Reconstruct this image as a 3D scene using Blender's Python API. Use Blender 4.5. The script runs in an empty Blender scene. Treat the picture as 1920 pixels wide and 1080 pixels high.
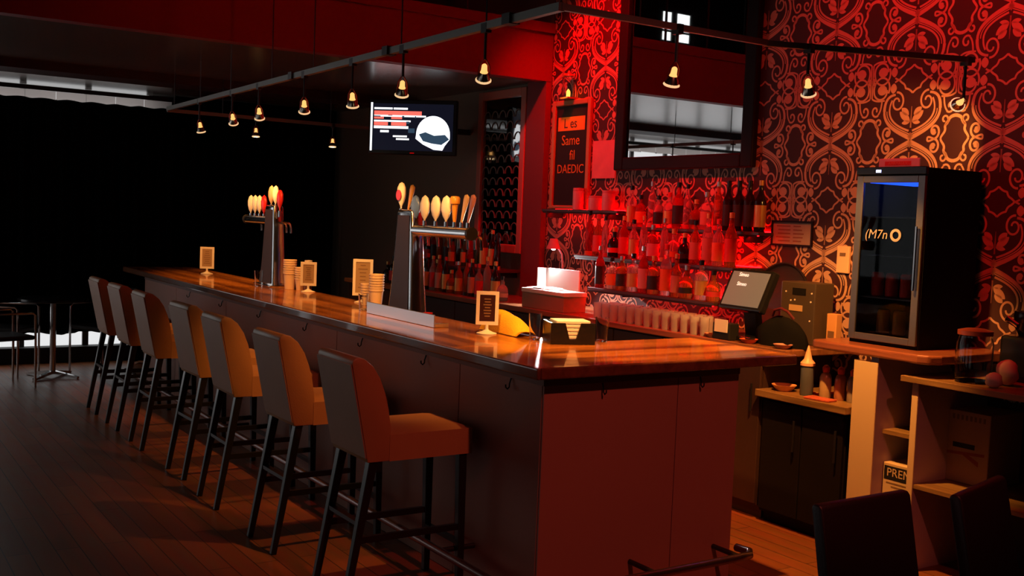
import bpy, bmesh, math, random
from mathutils import Matrix, Vector
import numpy as np
random.seed(7)
PI = math.pi
SC = bpy.context.scene
COL = SC.collection

# ---------------------------------------------------------------- camera
# +Y runs along the bar away from the viewer, +X towards the back wall, Z up, metres
F_PX = 1998.41
CAM_POS = Vector((-2.5015, -3.5368, 1.6685))
R = Matrix(((0.83644057, -0.54661129, 0.03979031),
            (-0.00274243, -0.07677594, -0.9970446),
            (0.54805077, 0.83385943, -0.06571755)))
cam_d = bpy.data.cameras.new('camera')
cam = bpy.data.objects.new('camera', cam_d)
COL.objects.link(cam)
cam_d.sensor_width = 36.0
cam_d.lens = 36.0 * F_PX / 1920.0
cam_d.clip_start = 0.05
c2w = R.transposed() @ Matrix(((1, 0, 0), (0, -1, 0), (0, 0, -1)))
cam.matrix_world = Matrix.Translation(CAM_POS) @ c2w.to_4x4()
SC.camera = cam

# ---------------------------------------------------------------- world and exposure
w = bpy.data.worlds.new('world')
SC.world = w
w.use_nodes = True
w.node_tree.nodes['Background'].inputs[0].default_value = (0.9, 0.35, 0.25, 1)
w.node_tree.nodes['Background'].inputs[1].default_value = 0.0
vs = SC.view_settings
vs.view_transform = 'Standard'
vs.look = 'None'
vs.gamma = 1.0
vs.use_curve_mapping = False
vs.exposure = 0.0
SC.cycles.max_bounces = 7
SC.cycles.diffuse_bounces = 3
SC.cycles.glossy_bounces = 4
SC.cycles.transmission_bounces = 7
SC.cycles.caustics_reflective = False
SC.cycles.sample_clamp_indirect = 3.0

WARM = (1.0, 0.40, 0.085)
REDL = (1.0, 0.002, 0.005)
COOL = (0.80, 0.86, 1.0)


def add_spot(name, loc, aim, energy, color, size_deg, blend=0.4, radius=0.03, parent=None):
    d = bpy.data.lights.new(name, 'SPOT')
    d.energy = energy
    d.color = color
    d.spot_size = math.radians(size_deg)
    d.spot_blend = blend
    d.shadow_soft_size = radius
    o = bpy.data.objects.new(name, d)
    COL.objects.link(o)
    o.location = loc
    o.rotation_euler = (Vector(aim) - Vector(loc)).to_track_quat('-Z', 'Y').to_euler()
    if parent:
        o.parent = parent
        o.matrix_parent_inverse = parent.matrix_world.inverted()
    return o


# light levels (watts) of the lamps built further down
E_TRACK = 70.0
E_RED = 60.0
WINDOW_STRENGTH = 0.30
LED_STRENGTH = 90.0

# ---------------------------------------------------------------- materials
MATS = {}


def nodes_of(m):
    return m.node_tree.nodes, m.node_tree.links


def pm(name, color, rough=0.5, metal=0.0, emit=None, strength=0.0, trans=0.0, ior=1.45, coat=0.0, bump=0.0,
       bscale=60.0, vary=0.0, vscale=6.0, spec=None, alpha=1.0):
    if name in MATS:
        return MATS[name]
    m = bpy.data.materials.new(name)
    m.use_nodes = True
    N, L = nodes_of(m)
    b = N['Principled BSDF']
    b.inputs['Base Color'].default_value = (*color, 1)
    b.inputs['Roughness'].default_value = rough
    b.inputs['Metallic'].default_value = metal
    b.inputs['Transmission Weight'].default_value = trans
    b.inputs['IOR'].default_value = ior
    b.inputs['Coat Weight'].default_value = coat
    b.inputs['Coat Roughness'].default_value = 0.08
    if spec is not None:
        b.inputs['Specular IOR Level'].default_value = spec
    if alpha < 1:
        b.inputs['Alpha'].default_value = alpha
    if emit:
        b.inputs['Emission Color'].default_value = (*emit, 1)
        b.inputs['Emission Strength'].default_value = strength
    tc = None
    if vary > 0 or bump > 0:
        tc = N.new('ShaderNodeTexCoord')
    if vary > 0:
        n = N.new('ShaderNodeTexNoise')
        n.inputs['Scale'].default_value = vscale
        n.inputs['Detail'].default_value = 4
        L.new(tc.outputs['Object'], n.inputs['Vector'])
        mx = N.new('ShaderNodeMix')
        mx.data_type = 'RGBA'
        mx.inputs['A'].default_value = (*[c * (1 - vary) for c in color], 1)
        mx.inputs['B'].default_value = (*[min(1, c * (1 + vary)) for c in color], 1)
        L.new(n.outputs['Fac'], mx.inputs['Factor'])
        L.new(mx.outputs['Result'], b.inputs['Base Color'])
    if bump > 0:
        n = N.new('ShaderNodeTexNoise')
        n.inputs['Scale'].default_value = bscale
        n.inputs['Detail'].default_value = 3
        L.new(tc.outputs['Object'], n.inputs['Vector'])
        bp = N.new('ShaderNodeBump')
        bp.inputs['Strength'].default_value = bump
        bp.inputs['Distance'].default_value = 0.01
        L.new(n.outputs['Fac'], bp.inputs['Height'])
        L.new(bp.outputs['Normal'], b.inputs['Normal'])
    MATS[name] = m
    return m


def wood(name, dark, light, rough=0.25, coat=0.5, axis='Y', scale=3.0, strips=0.0, bump=0.05):
    """grain stretched along an axis; optional laminated strips across it"""
    if name in MATS:
        return MATS[name]
    m = bpy.data.materials.new(name)
    m.use_nodes = True
    N, L = nodes_of(m)
    b = N['Principled BSDF']
    b.inputs['Roughness'].default_value = rough
    b.inputs['Coat Weight'].default_value = coat
    b.inputs['Coat Roughness'].default_value = 0.06
    tc = N.new('ShaderNodeTexCoord')
    mp = N.new('ShaderNodeMapping')
    s = {'X': (0.6, 9, 9), 'Y': (9, 0.6, 9), 'Z': (9, 9, 0.6)}[axis]
    mp.inputs['Scale'].default_value = [v * scale for v in s]
    L.new(tc.outputs['Object'], mp.inputs['Vector'])
    n = N.new('ShaderNodeTexNoise')
    n.inputs['Scale'].default_value = 1.0
    n.inputs['Detail'].default_value = 6
    n.inputs['Roughness'].default_value = 0.65
    n.inputs['Distortion'].default_value = 0.4
    L.new(mp.outputs['Vector'], n.inputs['Vector'])
    cr = N.new('ShaderNodeValToRGB')
    cr.color_ramp.elements[0].position = 0.3
    cr.color_ramp.elements[0].color = (*dark, 1)
    cr.color_ramp.elements[1].position = 0.72
    cr.color_ramp.elements[1].color = (*light, 1)
    fac = n.outputs['Fac']
    if strips > 0:
        sp = N.new('ShaderNodeSeparateXYZ')
        L.new(tc.outputs['Object'], sp.inputs[0])
        mul = N.new('ShaderNodeMath'); mul.operation = 'MULTIPLY'; mul.inputs[1].default_value = 1.0 / strips
        L.new(sp.outputs['X' if axis == 'Y' else 'Y'], mul.inputs[0])
        fl = N.new('ShaderNodeMath'); fl.operation = 'FLOOR'
        L.new(mul.outputs[0], fl.inputs[0])
        wn = N.new('ShaderNodeTexWhiteNoise'); wn.noise_dimensions = '1D'
        L.new(fl.outputs[0], wn.inputs['W'])
        mxx = N.new('ShaderNodeMath'); mxx.operation = 'MULTIPLY_ADD'
        mxx.inputs[1].default_value = 0.35
        L.new(wn.outputs['Value'], mxx.inputs[0])
        sub = N.new('ShaderNodeMath'); sub.operation = 'MULTIPLY_ADD'
        sub.inputs[1].default_value = 0.75; sub.inputs[2].default_value = -0.05
        L.new(n.outputs['Fac'], sub.inputs[0])
        L.new(sub.outputs[0], mxx.inputs[2])
        fac = mxx.outputs[0]
    L.new(fac, cr.inputs['Fac'])
    L.new(cr.outputs['Color'], b.inputs['Base Color'])
    if bump:
        bp = N.new('ShaderNodeBump')
        bp.inputs['Strength'].default_value = bump
        bp.inputs['Distance'].default_value = 0.004
        L.new(n.outputs['Fac'], bp.inputs['Height'])
        L.new(bp.outputs['Normal'], b.inputs['Normal'])
    MATS[name] = m
    return m


def floor_mat():
    m = bpy.data.materials.new('floor_boards')
    m.use_nodes = True
    N, L = nodes_of(m)
    b = N['Principled BSDF']
    b.inputs['Roughness'].default_value = 0.42
    tc = N.new('ShaderNodeTexCoord')
    mp = N.new('ShaderNodeMapping')
    mp.inputs['Rotation'].default_value = (0, 0, PI / 2)
    L.new(tc.outputs['Object'], mp.inputs['Vector'])
    br = N.new('ShaderNodeTexBrick')
    br.inputs['Color1'].default_value = (0.30, 0.088, 0.024, 1)
    br.inputs['Color2'].default_value = (0.40, 0.125, 0.036, 1)
    br.inputs['Mortar'].default_value = (0.05, 0.025, 0.012, 1)
    br.inputs['Scale'].default_value = 1.0
    br.inputs['Mortar Size'].default_value = 0.0025
    br.inputs['Brick Width'].default_value = 1.2
    br.inputs['Row Height'].default_value = 0.11
    L.new(mp.outputs['Vector'], br.inputs['Vector'])
    n = N.new('ShaderNodeTexNoise')
    n.inputs['Scale'].default_value = 3.0
    n.inputs['Detail'].default_value = 5
    mp2 = N.new('ShaderNodeMapping')
    mp2.inputs['Scale'].default_value = (8, 1, 1)
    L.new(tc.outputs['Object'], mp2.inputs['Vector'])
    L.new(mp2.outputs['Vector'], n.inputs['Vector'])
    mx = N.new('ShaderNodeMix'); mx.data_type = 'RGBA'; mx.blend_type = 'MULTIPLY'
    mx.inputs['Factor'].default_value = 0.6
    L.new(br.outputs['Color'], mx.inputs['A'])
    L.new(n.outputs['Color'], mx.inputs['B'])
    L.new(mx.outputs['Result'], b.inputs['Base Color'])
    r = N.new('ShaderNodeMapRange')
    r.inputs['To Min'].default_value = 0.28
    r.inputs['To Max'].default_value = 0.52
    b.inputs['Specular IOR Level'].default_value = 0.4
    L.new(n.outputs['Fac'], r.inputs['Value'])
    L.new(r.outputs['Result'], b.inputs['Roughness'])
    return m


M_black = pm('black_matte', (0.008, 0.008, 0.008), 0.6)
M_blackgloss = pm('black_gloss', (0.01, 0.01, 0.011), 0.22)
M_darkmetal = pm('dark_metal', (0.05, 0.045, 0.045), 0.4, 0.8)
M_chrome = pm('chrome', (0.75, 0.75, 0.75), 0.14, 1.0)
M_steel = pm('brushed_steel', (0.72, 0.72, 0.72), 0.36, 1.0)
M_white = pm('white_plastic', (0.75, 0.72, 0.66), 0.45)
M_paper = pm('paper', (0.78, 0.74, 0.68), 0.7)
M_leather = pm('tan_leather', (0.40, 0.19, 0.075), 0.42, bump=0.12, bscale=180, vary=0.12)
M_leatherback = pm('taupe_vinyl', (0.46, 0.235, 0.150), 0.48, bump=0.1, bscale=180, vary=0.08)
M_stoolleg = pm('black_lacquer', (0.012, 0.010, 0.010), 0.3)
M_barpanel = pm('bar_panel_laminate', (0.34, 0.15, 0.105), 0.5, vary=0.07, vscale=2.0)
M_bartop = wood('bar_top_oak', (0.17, 0.050, 0.010), (0.60, 0.21, 0.040), 0.26, 0.6, 'Y', 2.0, 0.075)
M_barend = wood('bar_end_oak', (0.17, 0.050, 0.010), (0.60, 0.21, 0.040), 0.26, 0.6, 'X', 2.0, 0.075)
M_edge = wood('bar_edge_oak', (0.09, 0.03, 0.012), (0.20, 0.07, 0.03), 0.25, 0.5, 'Y', 2.0)
M_wallpaper = pm('wallpaper_ground', (0.040, 0.010, 0.010), 0.6)
M_motif = pm('wallpaper_ink', (0.50, 0.30, 0.19), 0.45)
M_redpaint = pm('deep_red_paint', (0.17, 0.006, 0.008), 0.6, vary=0.1, vscale=1.0)
M_brownwall = pm('brown_wall_paint', (0.20, 0.14, 0.095), 0.55, bump=0.05, bscale=40)
M_ceil = pm('lower_ceiling_paint', (0.11, 0.09, 0.08), 0.24, vary=0.15, vscale=0.8, spec=0.9)
M_ceilhigh = pm('upper_ceiling_paint', (0.02, 0.016, 0.015), 0.8)
M_curtain = pm('black_curtain', (0.004, 0.004, 0.004), 0.95, spec=0.05)
M_mirror = pm('mirror_glass', (0.86, 0.86, 0.86), 0.015, 1.0)
M_mirrorframe = pm('dark_frame', (0.010, 0.004, 0.004), 0.5, spec=.2)
M_redframe = pm('reddish_wood_frame', (0.45, 0.15, 0.10), 0.4)
M_glass = pm('clear_glass', (0.95, 0.97, 0.96), 0.03, trans=1.0, ior=1.3)
M_brown = pm('brown_cabinet', (0.045, 0.020, 0.013), 0.45, vary=0.15)
M_cream = pm('cream_laminate', (0.62, 0.44, 0.24), 0.5)
M_counterwood = wood('back_counter_wood', (0.14, 0.05, 0.02), (0.34, 0.14, 0.055), 0.3, 0.4, 'Y', 2.0)
M_led = pm('red_led_strip', (0.5, 0.0, 0.0), 0.5, emit=(1, 0.0004, 0.0008), strength=LED_STRENGTH)
M_window = pm('window_daylight', (0.8, 0.8, 0.8), 0.5, emit=(0.86, 0.90, 0.92), strength=WINDOW_STRENGTH)
M_windowfar = pm('window_daylight_far', (0.8, 0.8, 0.8), 0.5, emit=(0.88, 0.93, 0.92), strength=1.6)
M_windowleft = pm('window_daylight_left', (0.8, 0.8, 0.8), 0.5, emit=(0.90, 0.95, 0.93), strength=0.5)
M_slot = pm('window_slot_daylight', (0.8, 0.8, 0.8), 0.5, emit=(0.93, 0.94, 0.95), strength=0.85)
M_bulb = pm('halogen_bulb', (1, 0.9, 0.7), 0.3, emit=(1.0, 0.80, 0.48), strength=7.0)
M_bulbneck = pm('halogen_neck', (1, 0.8, 0.5), 0.3, emit=(1.0, 0.50, 0.14), strength=1.3)
M_rim = pm('lamp_glass_rim', (1, .9, .7), .3, emit=(1.0, 0.62, 0.30), strength=0.9)
M_cardboard = pm('cardboard', (0.42, 0.25, 0.12), 0.8, vary=0.1)


# ---------------------------------------------------------------- mesh builder
class MB:
    def __init__(s):
        s.v, s.f = [], []

    def add(s, verts, faces):
        o = len(s.v)
        s.v += [tuple(v) for v in verts]
        s.f += [tuple(i + o for i in f) for f in faces]
        return s

    def box(s, x0, x1, y0, y1, z0, z1):
        v = [(x, y, z) for z in (z0, z1) for y in (y0, y1) for x in (x0, x1)]
        return s.add(v, [(0, 2, 3, 1), (4, 5, 7, 6), (0, 1, 5, 4), (2, 6, 7, 3), (0, 4, 6, 2), (1, 3, 7, 5)])

    def bar(s, p, q, r0, r1=None, n=10, cap=True):
        p, q = Vector(p), Vector(q)
        r1 = r0 if r1 is None else r1
        d = (q - p).normalized()
        a = d.orthogonal().normalized()
        b = d.cross(a)
        vs_ = []
        for c, r in ((p, r0), (q, r1)):
            for i in range(n):
                t = 2 * PI * i / n
                vs_.append(c + a * (r * math.cos(t)) + b * (r * math.sin(t)))
        fs = [(i, (i + 1) % n, n + (i + 1) % n, n + i) for i in range(n)]
        if cap:
            fs += [tuple(range(n - 1, -1, -1)), tuple(range(n, 2 * n))]
        return s.add(vs_, fs)

    def beam(s, p, q, w0, d0, w1=None, d1=None, side=(0, 1, 0)):
        """square tapered strut from p to q; w along side, d across"""
        p, q = Vector(p), Vector(q)
        w1 = w0 if w1 is None else w1
        d1 = d0 if d1 is None else d1
        ax = (q - p).normalized()
        sd = Vector(side)
        sd = (sd - ax * sd.dot(ax)).normalized()
        o = ax.cross(sd)
        vs_ = []
        for c, ww, dd in ((p, w0, d0), (q, w1, d1)):
            for a, b in ((-1, -1), (1, -1), (1, 1), (-1, 1)):
                vs_.append(c + sd * (a * ww / 2) + o * (b * dd / 2))
        return s.add(vs_, [(3, 2, 1, 0), (4, 5, 6, 7), (0, 1, 5, 4), (1, 2, 6, 5), (2, 3, 7, 6), (3, 0, 4, 7)])

    def tube(s, pts, r, n=10):
        pts = [Vector(p) for p in pts]
        rings = []
        prev = None
        for i, p in enumerate(pts):
            d = (pts[min(i + 1, len(pts) - 1)] - pts[max(i - 1, 0)]).normalized()
            a = prev if prev is not None else d.orthogonal()
            a = (a - d * a.dot(d)).normalized()
            prev = a
            b = d.cross(a)
            rings.append([p + a * (r * math.cos(2 * PI * k / n)) + b * (r * math.sin(2 * PI * k / n)) for k in range(n)])
        vs_ = [v for rg in rings for v in rg]
        fs = []
        for i in range(len(rings) - 1):
            for k in range(n):
                fs.append((i * n + k, i * n + (k + 1) % n, (i + 1) * n + (k + 1) % n, (i + 1) * n + k))
        fs += [tuple(range(n - 1, -1, -1)), tuple(range((len(rings) - 1) * n, len(rings) * n))]
        return s.add(vs_, fs)

    def lathe(s, prof, n=16, c=(0, 0, 0), sx=1.0, sy=1.0, close=True):
        vs_ = []
        for r, z in prof:
            for k in range(n):
                t = 2 * PI * k / n
                vs_.append((c[0] + sx * r * math.cos(t), c[1] + sy * r * math.sin(t), c[2] + z))
        fs = []
        for i in range(len(prof) - 1):
            for k in range(n):
                fs.append((i * n + k, i * n + (k + 1) % n, (i + 1) * n + (k + 1) % n, (i + 1) * n + k))
        if close:
            fs += [tuple(range(n - 1, -1, -1)), tuple(range((len(prof) - 1) * n, len(prof) * n))]
        return s.add(vs_, fs)

    def prism_xz(s, prof, y0, y1):
        """closed outline in x,z extruded along y"""
        n = len(prof)
        vs_ = [(x, y0, z) for x, z in prof] + [(x, y1, z) for x, z in prof]
        fs = [tuple(range(n)), tuple(range(2 * n - 1, n - 1, -1))]
        fs += [((i + 1) % n, i, n + i, n + (i + 1) % n) for i in range(n)]
        return s.add(vs_, fs)

    def prism_xy(s, prof, z0, z1):
        n = len(prof)
        vs_ = [(x, y, z0) for x, y in prof] + [(x, y, z1) for x, y in prof]
        fs = [tuple(range(n - 1, -1, -1)), tuple(range(n, 2 * n))]
        fs += [(i, (i + 1) % n, n + (i + 1) % n, n + i) for i in range(n)]
        return s.add(vs_, fs)

    def prism_yz(s, prof, x0, x1):
        n = len(prof)
        vs_ = [(x0, y, z) for y, z in prof] + [(x1, y, z) for y, z in prof]
        fs = [tuple(range(n - 1, -1, -1)), tuple(range(n, 2 * n))]
        fs += [(i, (i + 1) % n, n + (i + 1) % n, n + i) for i in range(n)]
        return s.add(vs_, fs)

    def mesh(s, name, mat, bevel=0.0, seg=2, smooth=False, angle=40):
        me = bpy.data.meshes.new(name)
        me.from_pydata(s.v, [], s.f)
        bm = bmesh.new()
        bm.from_mesh(me)
        bmesh.ops.recalc_face_normals(bm, faces=bm.faces)
        if bevel > 0:
            ed = [e for e in bm.edges if len(e.link_faces) == 2 and e.calc_face_angle(0) > 0.5]
            bmesh.ops.bevel(bm, geom=ed, offset=bevel, segments=seg, affect='EDGES', profile=0.5, clamp_overlap=True)
        bm.to_mesh(me)
        bm.free()
        if mat:
            me.materials.append(mat)
        if smooth:
            me.polygons.foreach_set('use_smooth', [True] * len(me.polygons))
            try:
                me.set_sharp_from_angle(angle=math.radians(angle))
            except Exception:
                pass
        return me

    def build(s, name, mat, parent=None, **k):
        me = s.mesh(name, mat, **k)
        return link(name, me, parent)


def link(name, me, parent=None):
    o = bpy.data.objects.new(name, me)
    COL.objects.link(o)
    if parent:
        o.parent = parent
    return o


def thing(name, label, cat, loc=(0, 0, 0), rz=0.0, group=None):
    o = bpy.data.objects.new(name, None)
    COL.objects.link(o)
    o.empty_display_size = 0.1
    o.location = loc
    o.rotation_euler = (0, 0, rz)
    tag(o, label, cat, group)
    return o


def tag(o, label, cat, group=None):
    o['label'] = label
    o['category'] = cat
    if group:
        o['group'] = group
    return o


def struct(o, label=None):
    o['kind'] = 'structure'
    if label:
        o['label'] = label
    return o


def dup(root, loc, rz, label, group=None):
    r = root.copy()
    COL.objects.link(r)
    r.location = loc
    r.rotation_euler = (0, 0, rz)
    r['label'] = label
    if group:
        r['group'] = group
    for ch in root.children:
        c = ch.copy()
        COL.objects.link(c)
        c.parent = r
        for g in ch.children:
            d = g.copy()
            COL.objects.link(d)
            d.parent = c
    return r


def text_mesh(body, size, mat, extrude=0.0008, align='CENTER', shear=0.0):
    cu = bpy.data.curves.new('txt', 'FONT')
    cu.body = body
    cu.size = size
    cu.align_x = align
    cu.align_y = 'CENTER'
    cu.extrude = extrude
    cu.resolution_u = 3
    cu.shear = shear
    o = bpy.data.objects.new('txt', cu)
    COL.objects.link(o)
    dg = bpy.context.evaluated_depsgraph_get()
    me = bpy.data.meshes.new_from_object(o.evaluated_get(dg))
    bpy.data.objects.remove(o)
    me.materials.clear()
    me.materials.append(mat)
    return me


# rotation that stands a text up and makes it read from -X (text right = -Y)
FACE_MX = (PI / 2, 0, -PI / 2)
FACE_MY = (PI / 2, 0, 0)

ORD = ['first', 'second', 'third', 'fourth', 'fifth', 'sixth', 'seventh', 'eighth', 'ninth', 'tenth', 'eleventh',
       'twelfth', 'thirteenth', 'fourteenth', 'fifteenth', 'sixteenth', 'seventeenth', 'eighteenth', 'nineteenth',
       'twentieth', 'twenty-first', 'twenty-second', 'twenty-third', 'twenty-fourth', 'twenty-fifth', 'twenty-sixth']

# ================================================================ SETTING
WX = 2.60       # back wall
SOF_Y = 3.75    # edge of the mezzanine
LOWZ = 2.81     # underside of the mezzanine
END_Y = 7.95
LEFT_X = -6.6
NEAR_Y = -6.0
TOPZ = 5.7

fl = MB().box(LEFT_X, WX, NEAR_Y, END_Y + .3, -0.1, 0).build('floor', floor_mat())
struct(fl)
wb = MB().box(WX, WX + .15, NEAR_Y, SOF_Y, 0, TOPZ).build('wall_back', M_wallpaper)
struct(wb)
wf = MB().box(WX, WX + .15, SOF_Y, END_Y + .3, 0, TOPZ).build('wall_back_far', M_brownwall)
struct(wf)
we = MB().box(LEFT_X, WX, END_Y + .3, END_Y + .45, 0, TOPZ).build('wall_end', pm('dark_plaster', (0.03, 0.025, 0.022), 0.7))
struct(we)
wl = MB().box(LEFT_X - .15, LEFT_X, NEAR_Y, END_Y + .3, 0, TOPZ).build('wall_left', pm('left_wall_paint', (0.07, 0.05, 0.045), 0.7))
struct(wl)
wn = MB().box(LEFT_X, WX, NEAR_Y - .15, NEAR_Y, 0, TOPZ).build('wall_near', pm('near_wall_paint', (0.10, 0.05, 0.045), 0.7))
struct(wn)
cl = MB().box(LEFT_X, WX, NEAR_Y, END_Y + .3, TOPZ, TOPZ + .1).build('ceiling', M_ceilhigh)
struct(cl)
clo = MB().box(LEFT_X, WX, SOF_Y + .12, END_Y + .3, LOWZ, LOWZ + .2).build('ceiling_lower', M_ceil)
struct(clo)
# red bulkhead closing the mezzanine edge
sof = MB().box(LEFT_X, WX, SOF_Y, SOF_Y + .12, LOWZ - .01, 3.27).build('trim_1', M_redpaint)
struct(sof, 'deep red bulkhead across the room below the mezzanine')
MB().box(LEFT_X, WX, SOF_Y - .025, SOF_Y, 3.19, 3.27).build('moulding', M_redpaint, sof)
# railing above the bulkhead (seen in the large mirror)
rail = thing('mezzanine_railing', 'thin dark metal railing along the mezzanine edge seen in the large mirror', 'railing', (0, SOF_Y + .06, 3.27))
for i in range(17):
    MB().bar((-6.2 + i * .5, 0, 0), (-6.2 + i * .5, 0, .95), .012, n=6).build('baluster', M_darkmetal, rail)
MB().bar((LEFT_X, 0, .95), (WX, 0, .95), .02, n=8).build('handrail', M_darkmetal, rail)
# shallow beam under the lower ceiling
bm2 = MB().box(LEFT_X, WX, 6.1, 6.5, LOWZ - .075, LOWZ).build('trim_2', pm('beam_paint', (0.035, 0.008, 0.008), 0.6))
struct(bm2, 'shallow dark beam across the lower ceiling')
# red pilaster between wallpaper and brown wall
pil = MB().box(WX - .05, WX, SOF_Y + .005, SOF_Y + .28, 0, LOWZ).build('trim_3', M_redpaint)
struct(pil, 'dark red pilaster at the end of the patterned wallpaper')
bb = MB().box(WX - .015, WX, 4.05, END_Y, 0, .12).build('baseboard_back', M_black)
struct(bb)

# far windows behind the black curtain (only slots above and below the cloth show)
win = struct(MB().box(LEFT_X + .2, .50, END_Y + .27, END_Y + .30, .16, LOWZ - .005).build('window_1', M_slot), 'bright window behind the black curtain')
MB().box(LEFT_X + .2, .55, END_Y + .12, END_Y + .27, .0, .16).build('window_sill', M_black, win)
for i in range(13):
    x = .50 - i * .62
    MB().box(x - .03, x + .03, END_Y + .235, END_Y + .27, .16, LOWZ - .005).build('mullion', pm('grey_mullion', (0.2, 0.19, 0.19), .5), win)
# grey valance boards under the slot, each its own board
val = thing('window_valance', 'row of pale grey translucent valance panels above the black curtain', 'valance', (0, END_Y - .02, 2.635))
M_val = bpy.data.materials.new('frosted_valance')
M_val.use_nodes = True
_N, _L = nodes_of(M_val)
_t = _N.new('ShaderNodeBsdfTranslucent')
_t.inputs['Color'].default_value = (0.62, 0.55, 0.52, 1)
_a = _N.new('ShaderNodeMixShader')
_a.inputs[0].default_value = 0.25
_L.new(_t.outputs[0], _a.inputs[1])
_L.new(_N['Principled BSDF'].outputs[0], _a.inputs[2])
_L.new(_a.outputs[0], _N['Material Output'].inputs['Surface'])
for i in range(18):
    x1 = .66 - i * .285
    MB().add([(x1 - .282, .004, .014 + .006 * math.sin(i * 2.1)), (x1, .004, .014 + .006 * math.sin(i * 2.1 + 2)), (x1, .004, .104), (x1 - .282, .004, .104)],
             [(0, 1, 2, 3)]).build('board', M_val, val)
    MB().bar((x1 - .2835, -.012, .015), (x1 - .2835, .004, .015), .009, n=8).build('hook', M_chrome, val)
MB().box(LEFT_X + .1, .68, -.01, .02, .106, .148).build('rod', M_black, val)

# curtain: folded cloth
cv = []
NX = 150
cx0, cx1 = -1.35, 2.50
for i in range(NX + 1):
    x = cx0 + (cx1 - cx0) * i / NX
    d = .035 * math.sin(i * 1.35) + .015 * math.sin(i * .47)
    top = 2.655 + .006 * math.sin(i * .7) if x < .66 else LOWZ - .01
    bot = .33 + .012 * math.sin(i * .31) if x < .25 else .02
    cv += [(x, END_Y - .10 + d, bot), (x, END_Y - .10 + d * .7, 1.4), (x, END_Y - .10 + d * .4, top)]
cf = []
for i in range(NX):
    for k in range(2):
        a = i * 3 + k
        cf.append((a, a + 3, a + 4, a + 1))
cu = MB().add(cv, cf).build('curtain', M_curtain, smooth=True)
md = cu.modifiers.new('thickness', 'SOLIDIFY'); md.thickness = .006
tag(cu, 'long black blackout curtain hanging across the far window', 'curtain')

# upper windows (white in the large mirror)
for k, (xa, xb) in enumerate(((-2.60, -2.43), (-2.95, -2.70), (-4.62, -4.25))):
    wdo = MB().box(xa, xb, END_Y + .26, END_Y + .30, 4.28, 4.68).build('window_%d' % (k + 2), M_windowfar)
    struct(wdo, 'upper storey window reflected in the large mirror')
    fr = MB()
    fr.box(xa - .04, xa, END_Y + .24, END_Y + .30, 4.24, 4.72).box(xb, xb + .04, END_Y + .24, END_Y + .30, 4.24, 4.72)
    fr.box(xa, xb, END_Y + .24, END_Y + .30, 4.24, 4.28).box(xa, xb, END_Y + .24, END_Y + .30, 4.68, 4.72)
    fr.box(xa, xb, END_Y + .24, END_Y + .27, 4.40, 4.43)
    fr.build('window_frame', M_black, wdo)
# pale duct up there
duct = MB().bar((-5.3, 7.6, 4.78), (-3.6, 7.6, 4.78), .08, n=14).build('ventilation_duct', pm('duct_grey', (0.5, 0.52, 0.5), 0.4, 0.6), smooth=True)
tag(duct, 'pale grey round duct seen at the top of the large mirror', 'duct')

# added unseen windows on the left wall, glowing to grey the stool backs
for k, (ya, yb, mt) in enumerate(((-3.4, -1.2, M_window), (.2, 2.4, M_window), (4.3, 5.7, M_windowleft), (5.95, 7.6, M_windowleft))):
    wdo = MB().box(LEFT_X, LEFT_X + .03, ya, yb, 1.0, 2.66).build('window_%d' % (k + 5), mt)
    struct(wdo, 'street window on the left wall')
    fr = MB()
    for yy in (ya - .05, (ya + yb) / 2 - .025, yb):
        fr.box(LEFT_X, LEFT_X + .06, yy, yy + .05, .95, 2.71)
    fr.box(LEFT_X, LEFT_X + .06, ya, yb, .95, 1.0).box(LEFT_X, LEFT_X + .06, ya, yb, 2.66, 2.71)
    fr.build('window_frame', M_black, wdo)

# ---------------------------------------------------------------- wallpaper print
PW, PH = 0.555, 0.676


def bez(p0, p1, p2, p3, n=14):
    out = []
    for i in range(n + 1):
        t = i / n
        a = (1 - t) ** 3; b = 3 * (1 - t) ** 2 * t; c = 3 * (1 - t) * t * t; d = t ** 3
        out.append((a * p0[0] + b * p1[0] + c * p2[0] + d * p3[0], a * p0[1] + b * p1[1] + c * p2[1] + d * p3[1]))
    return out


def spiral(cx, cy, r0, r1, a0, a1, n=22):
    return [(cx + (r0 + (r1 - r0) * i / n) * math.cos(a0 + (a1 - a0) * i / n),
             cy + (r0 + (r1 - r0) * i / n) * math.sin(a0 + (a1 - a0) * i / n)) for i in range(n + 1)]


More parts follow.
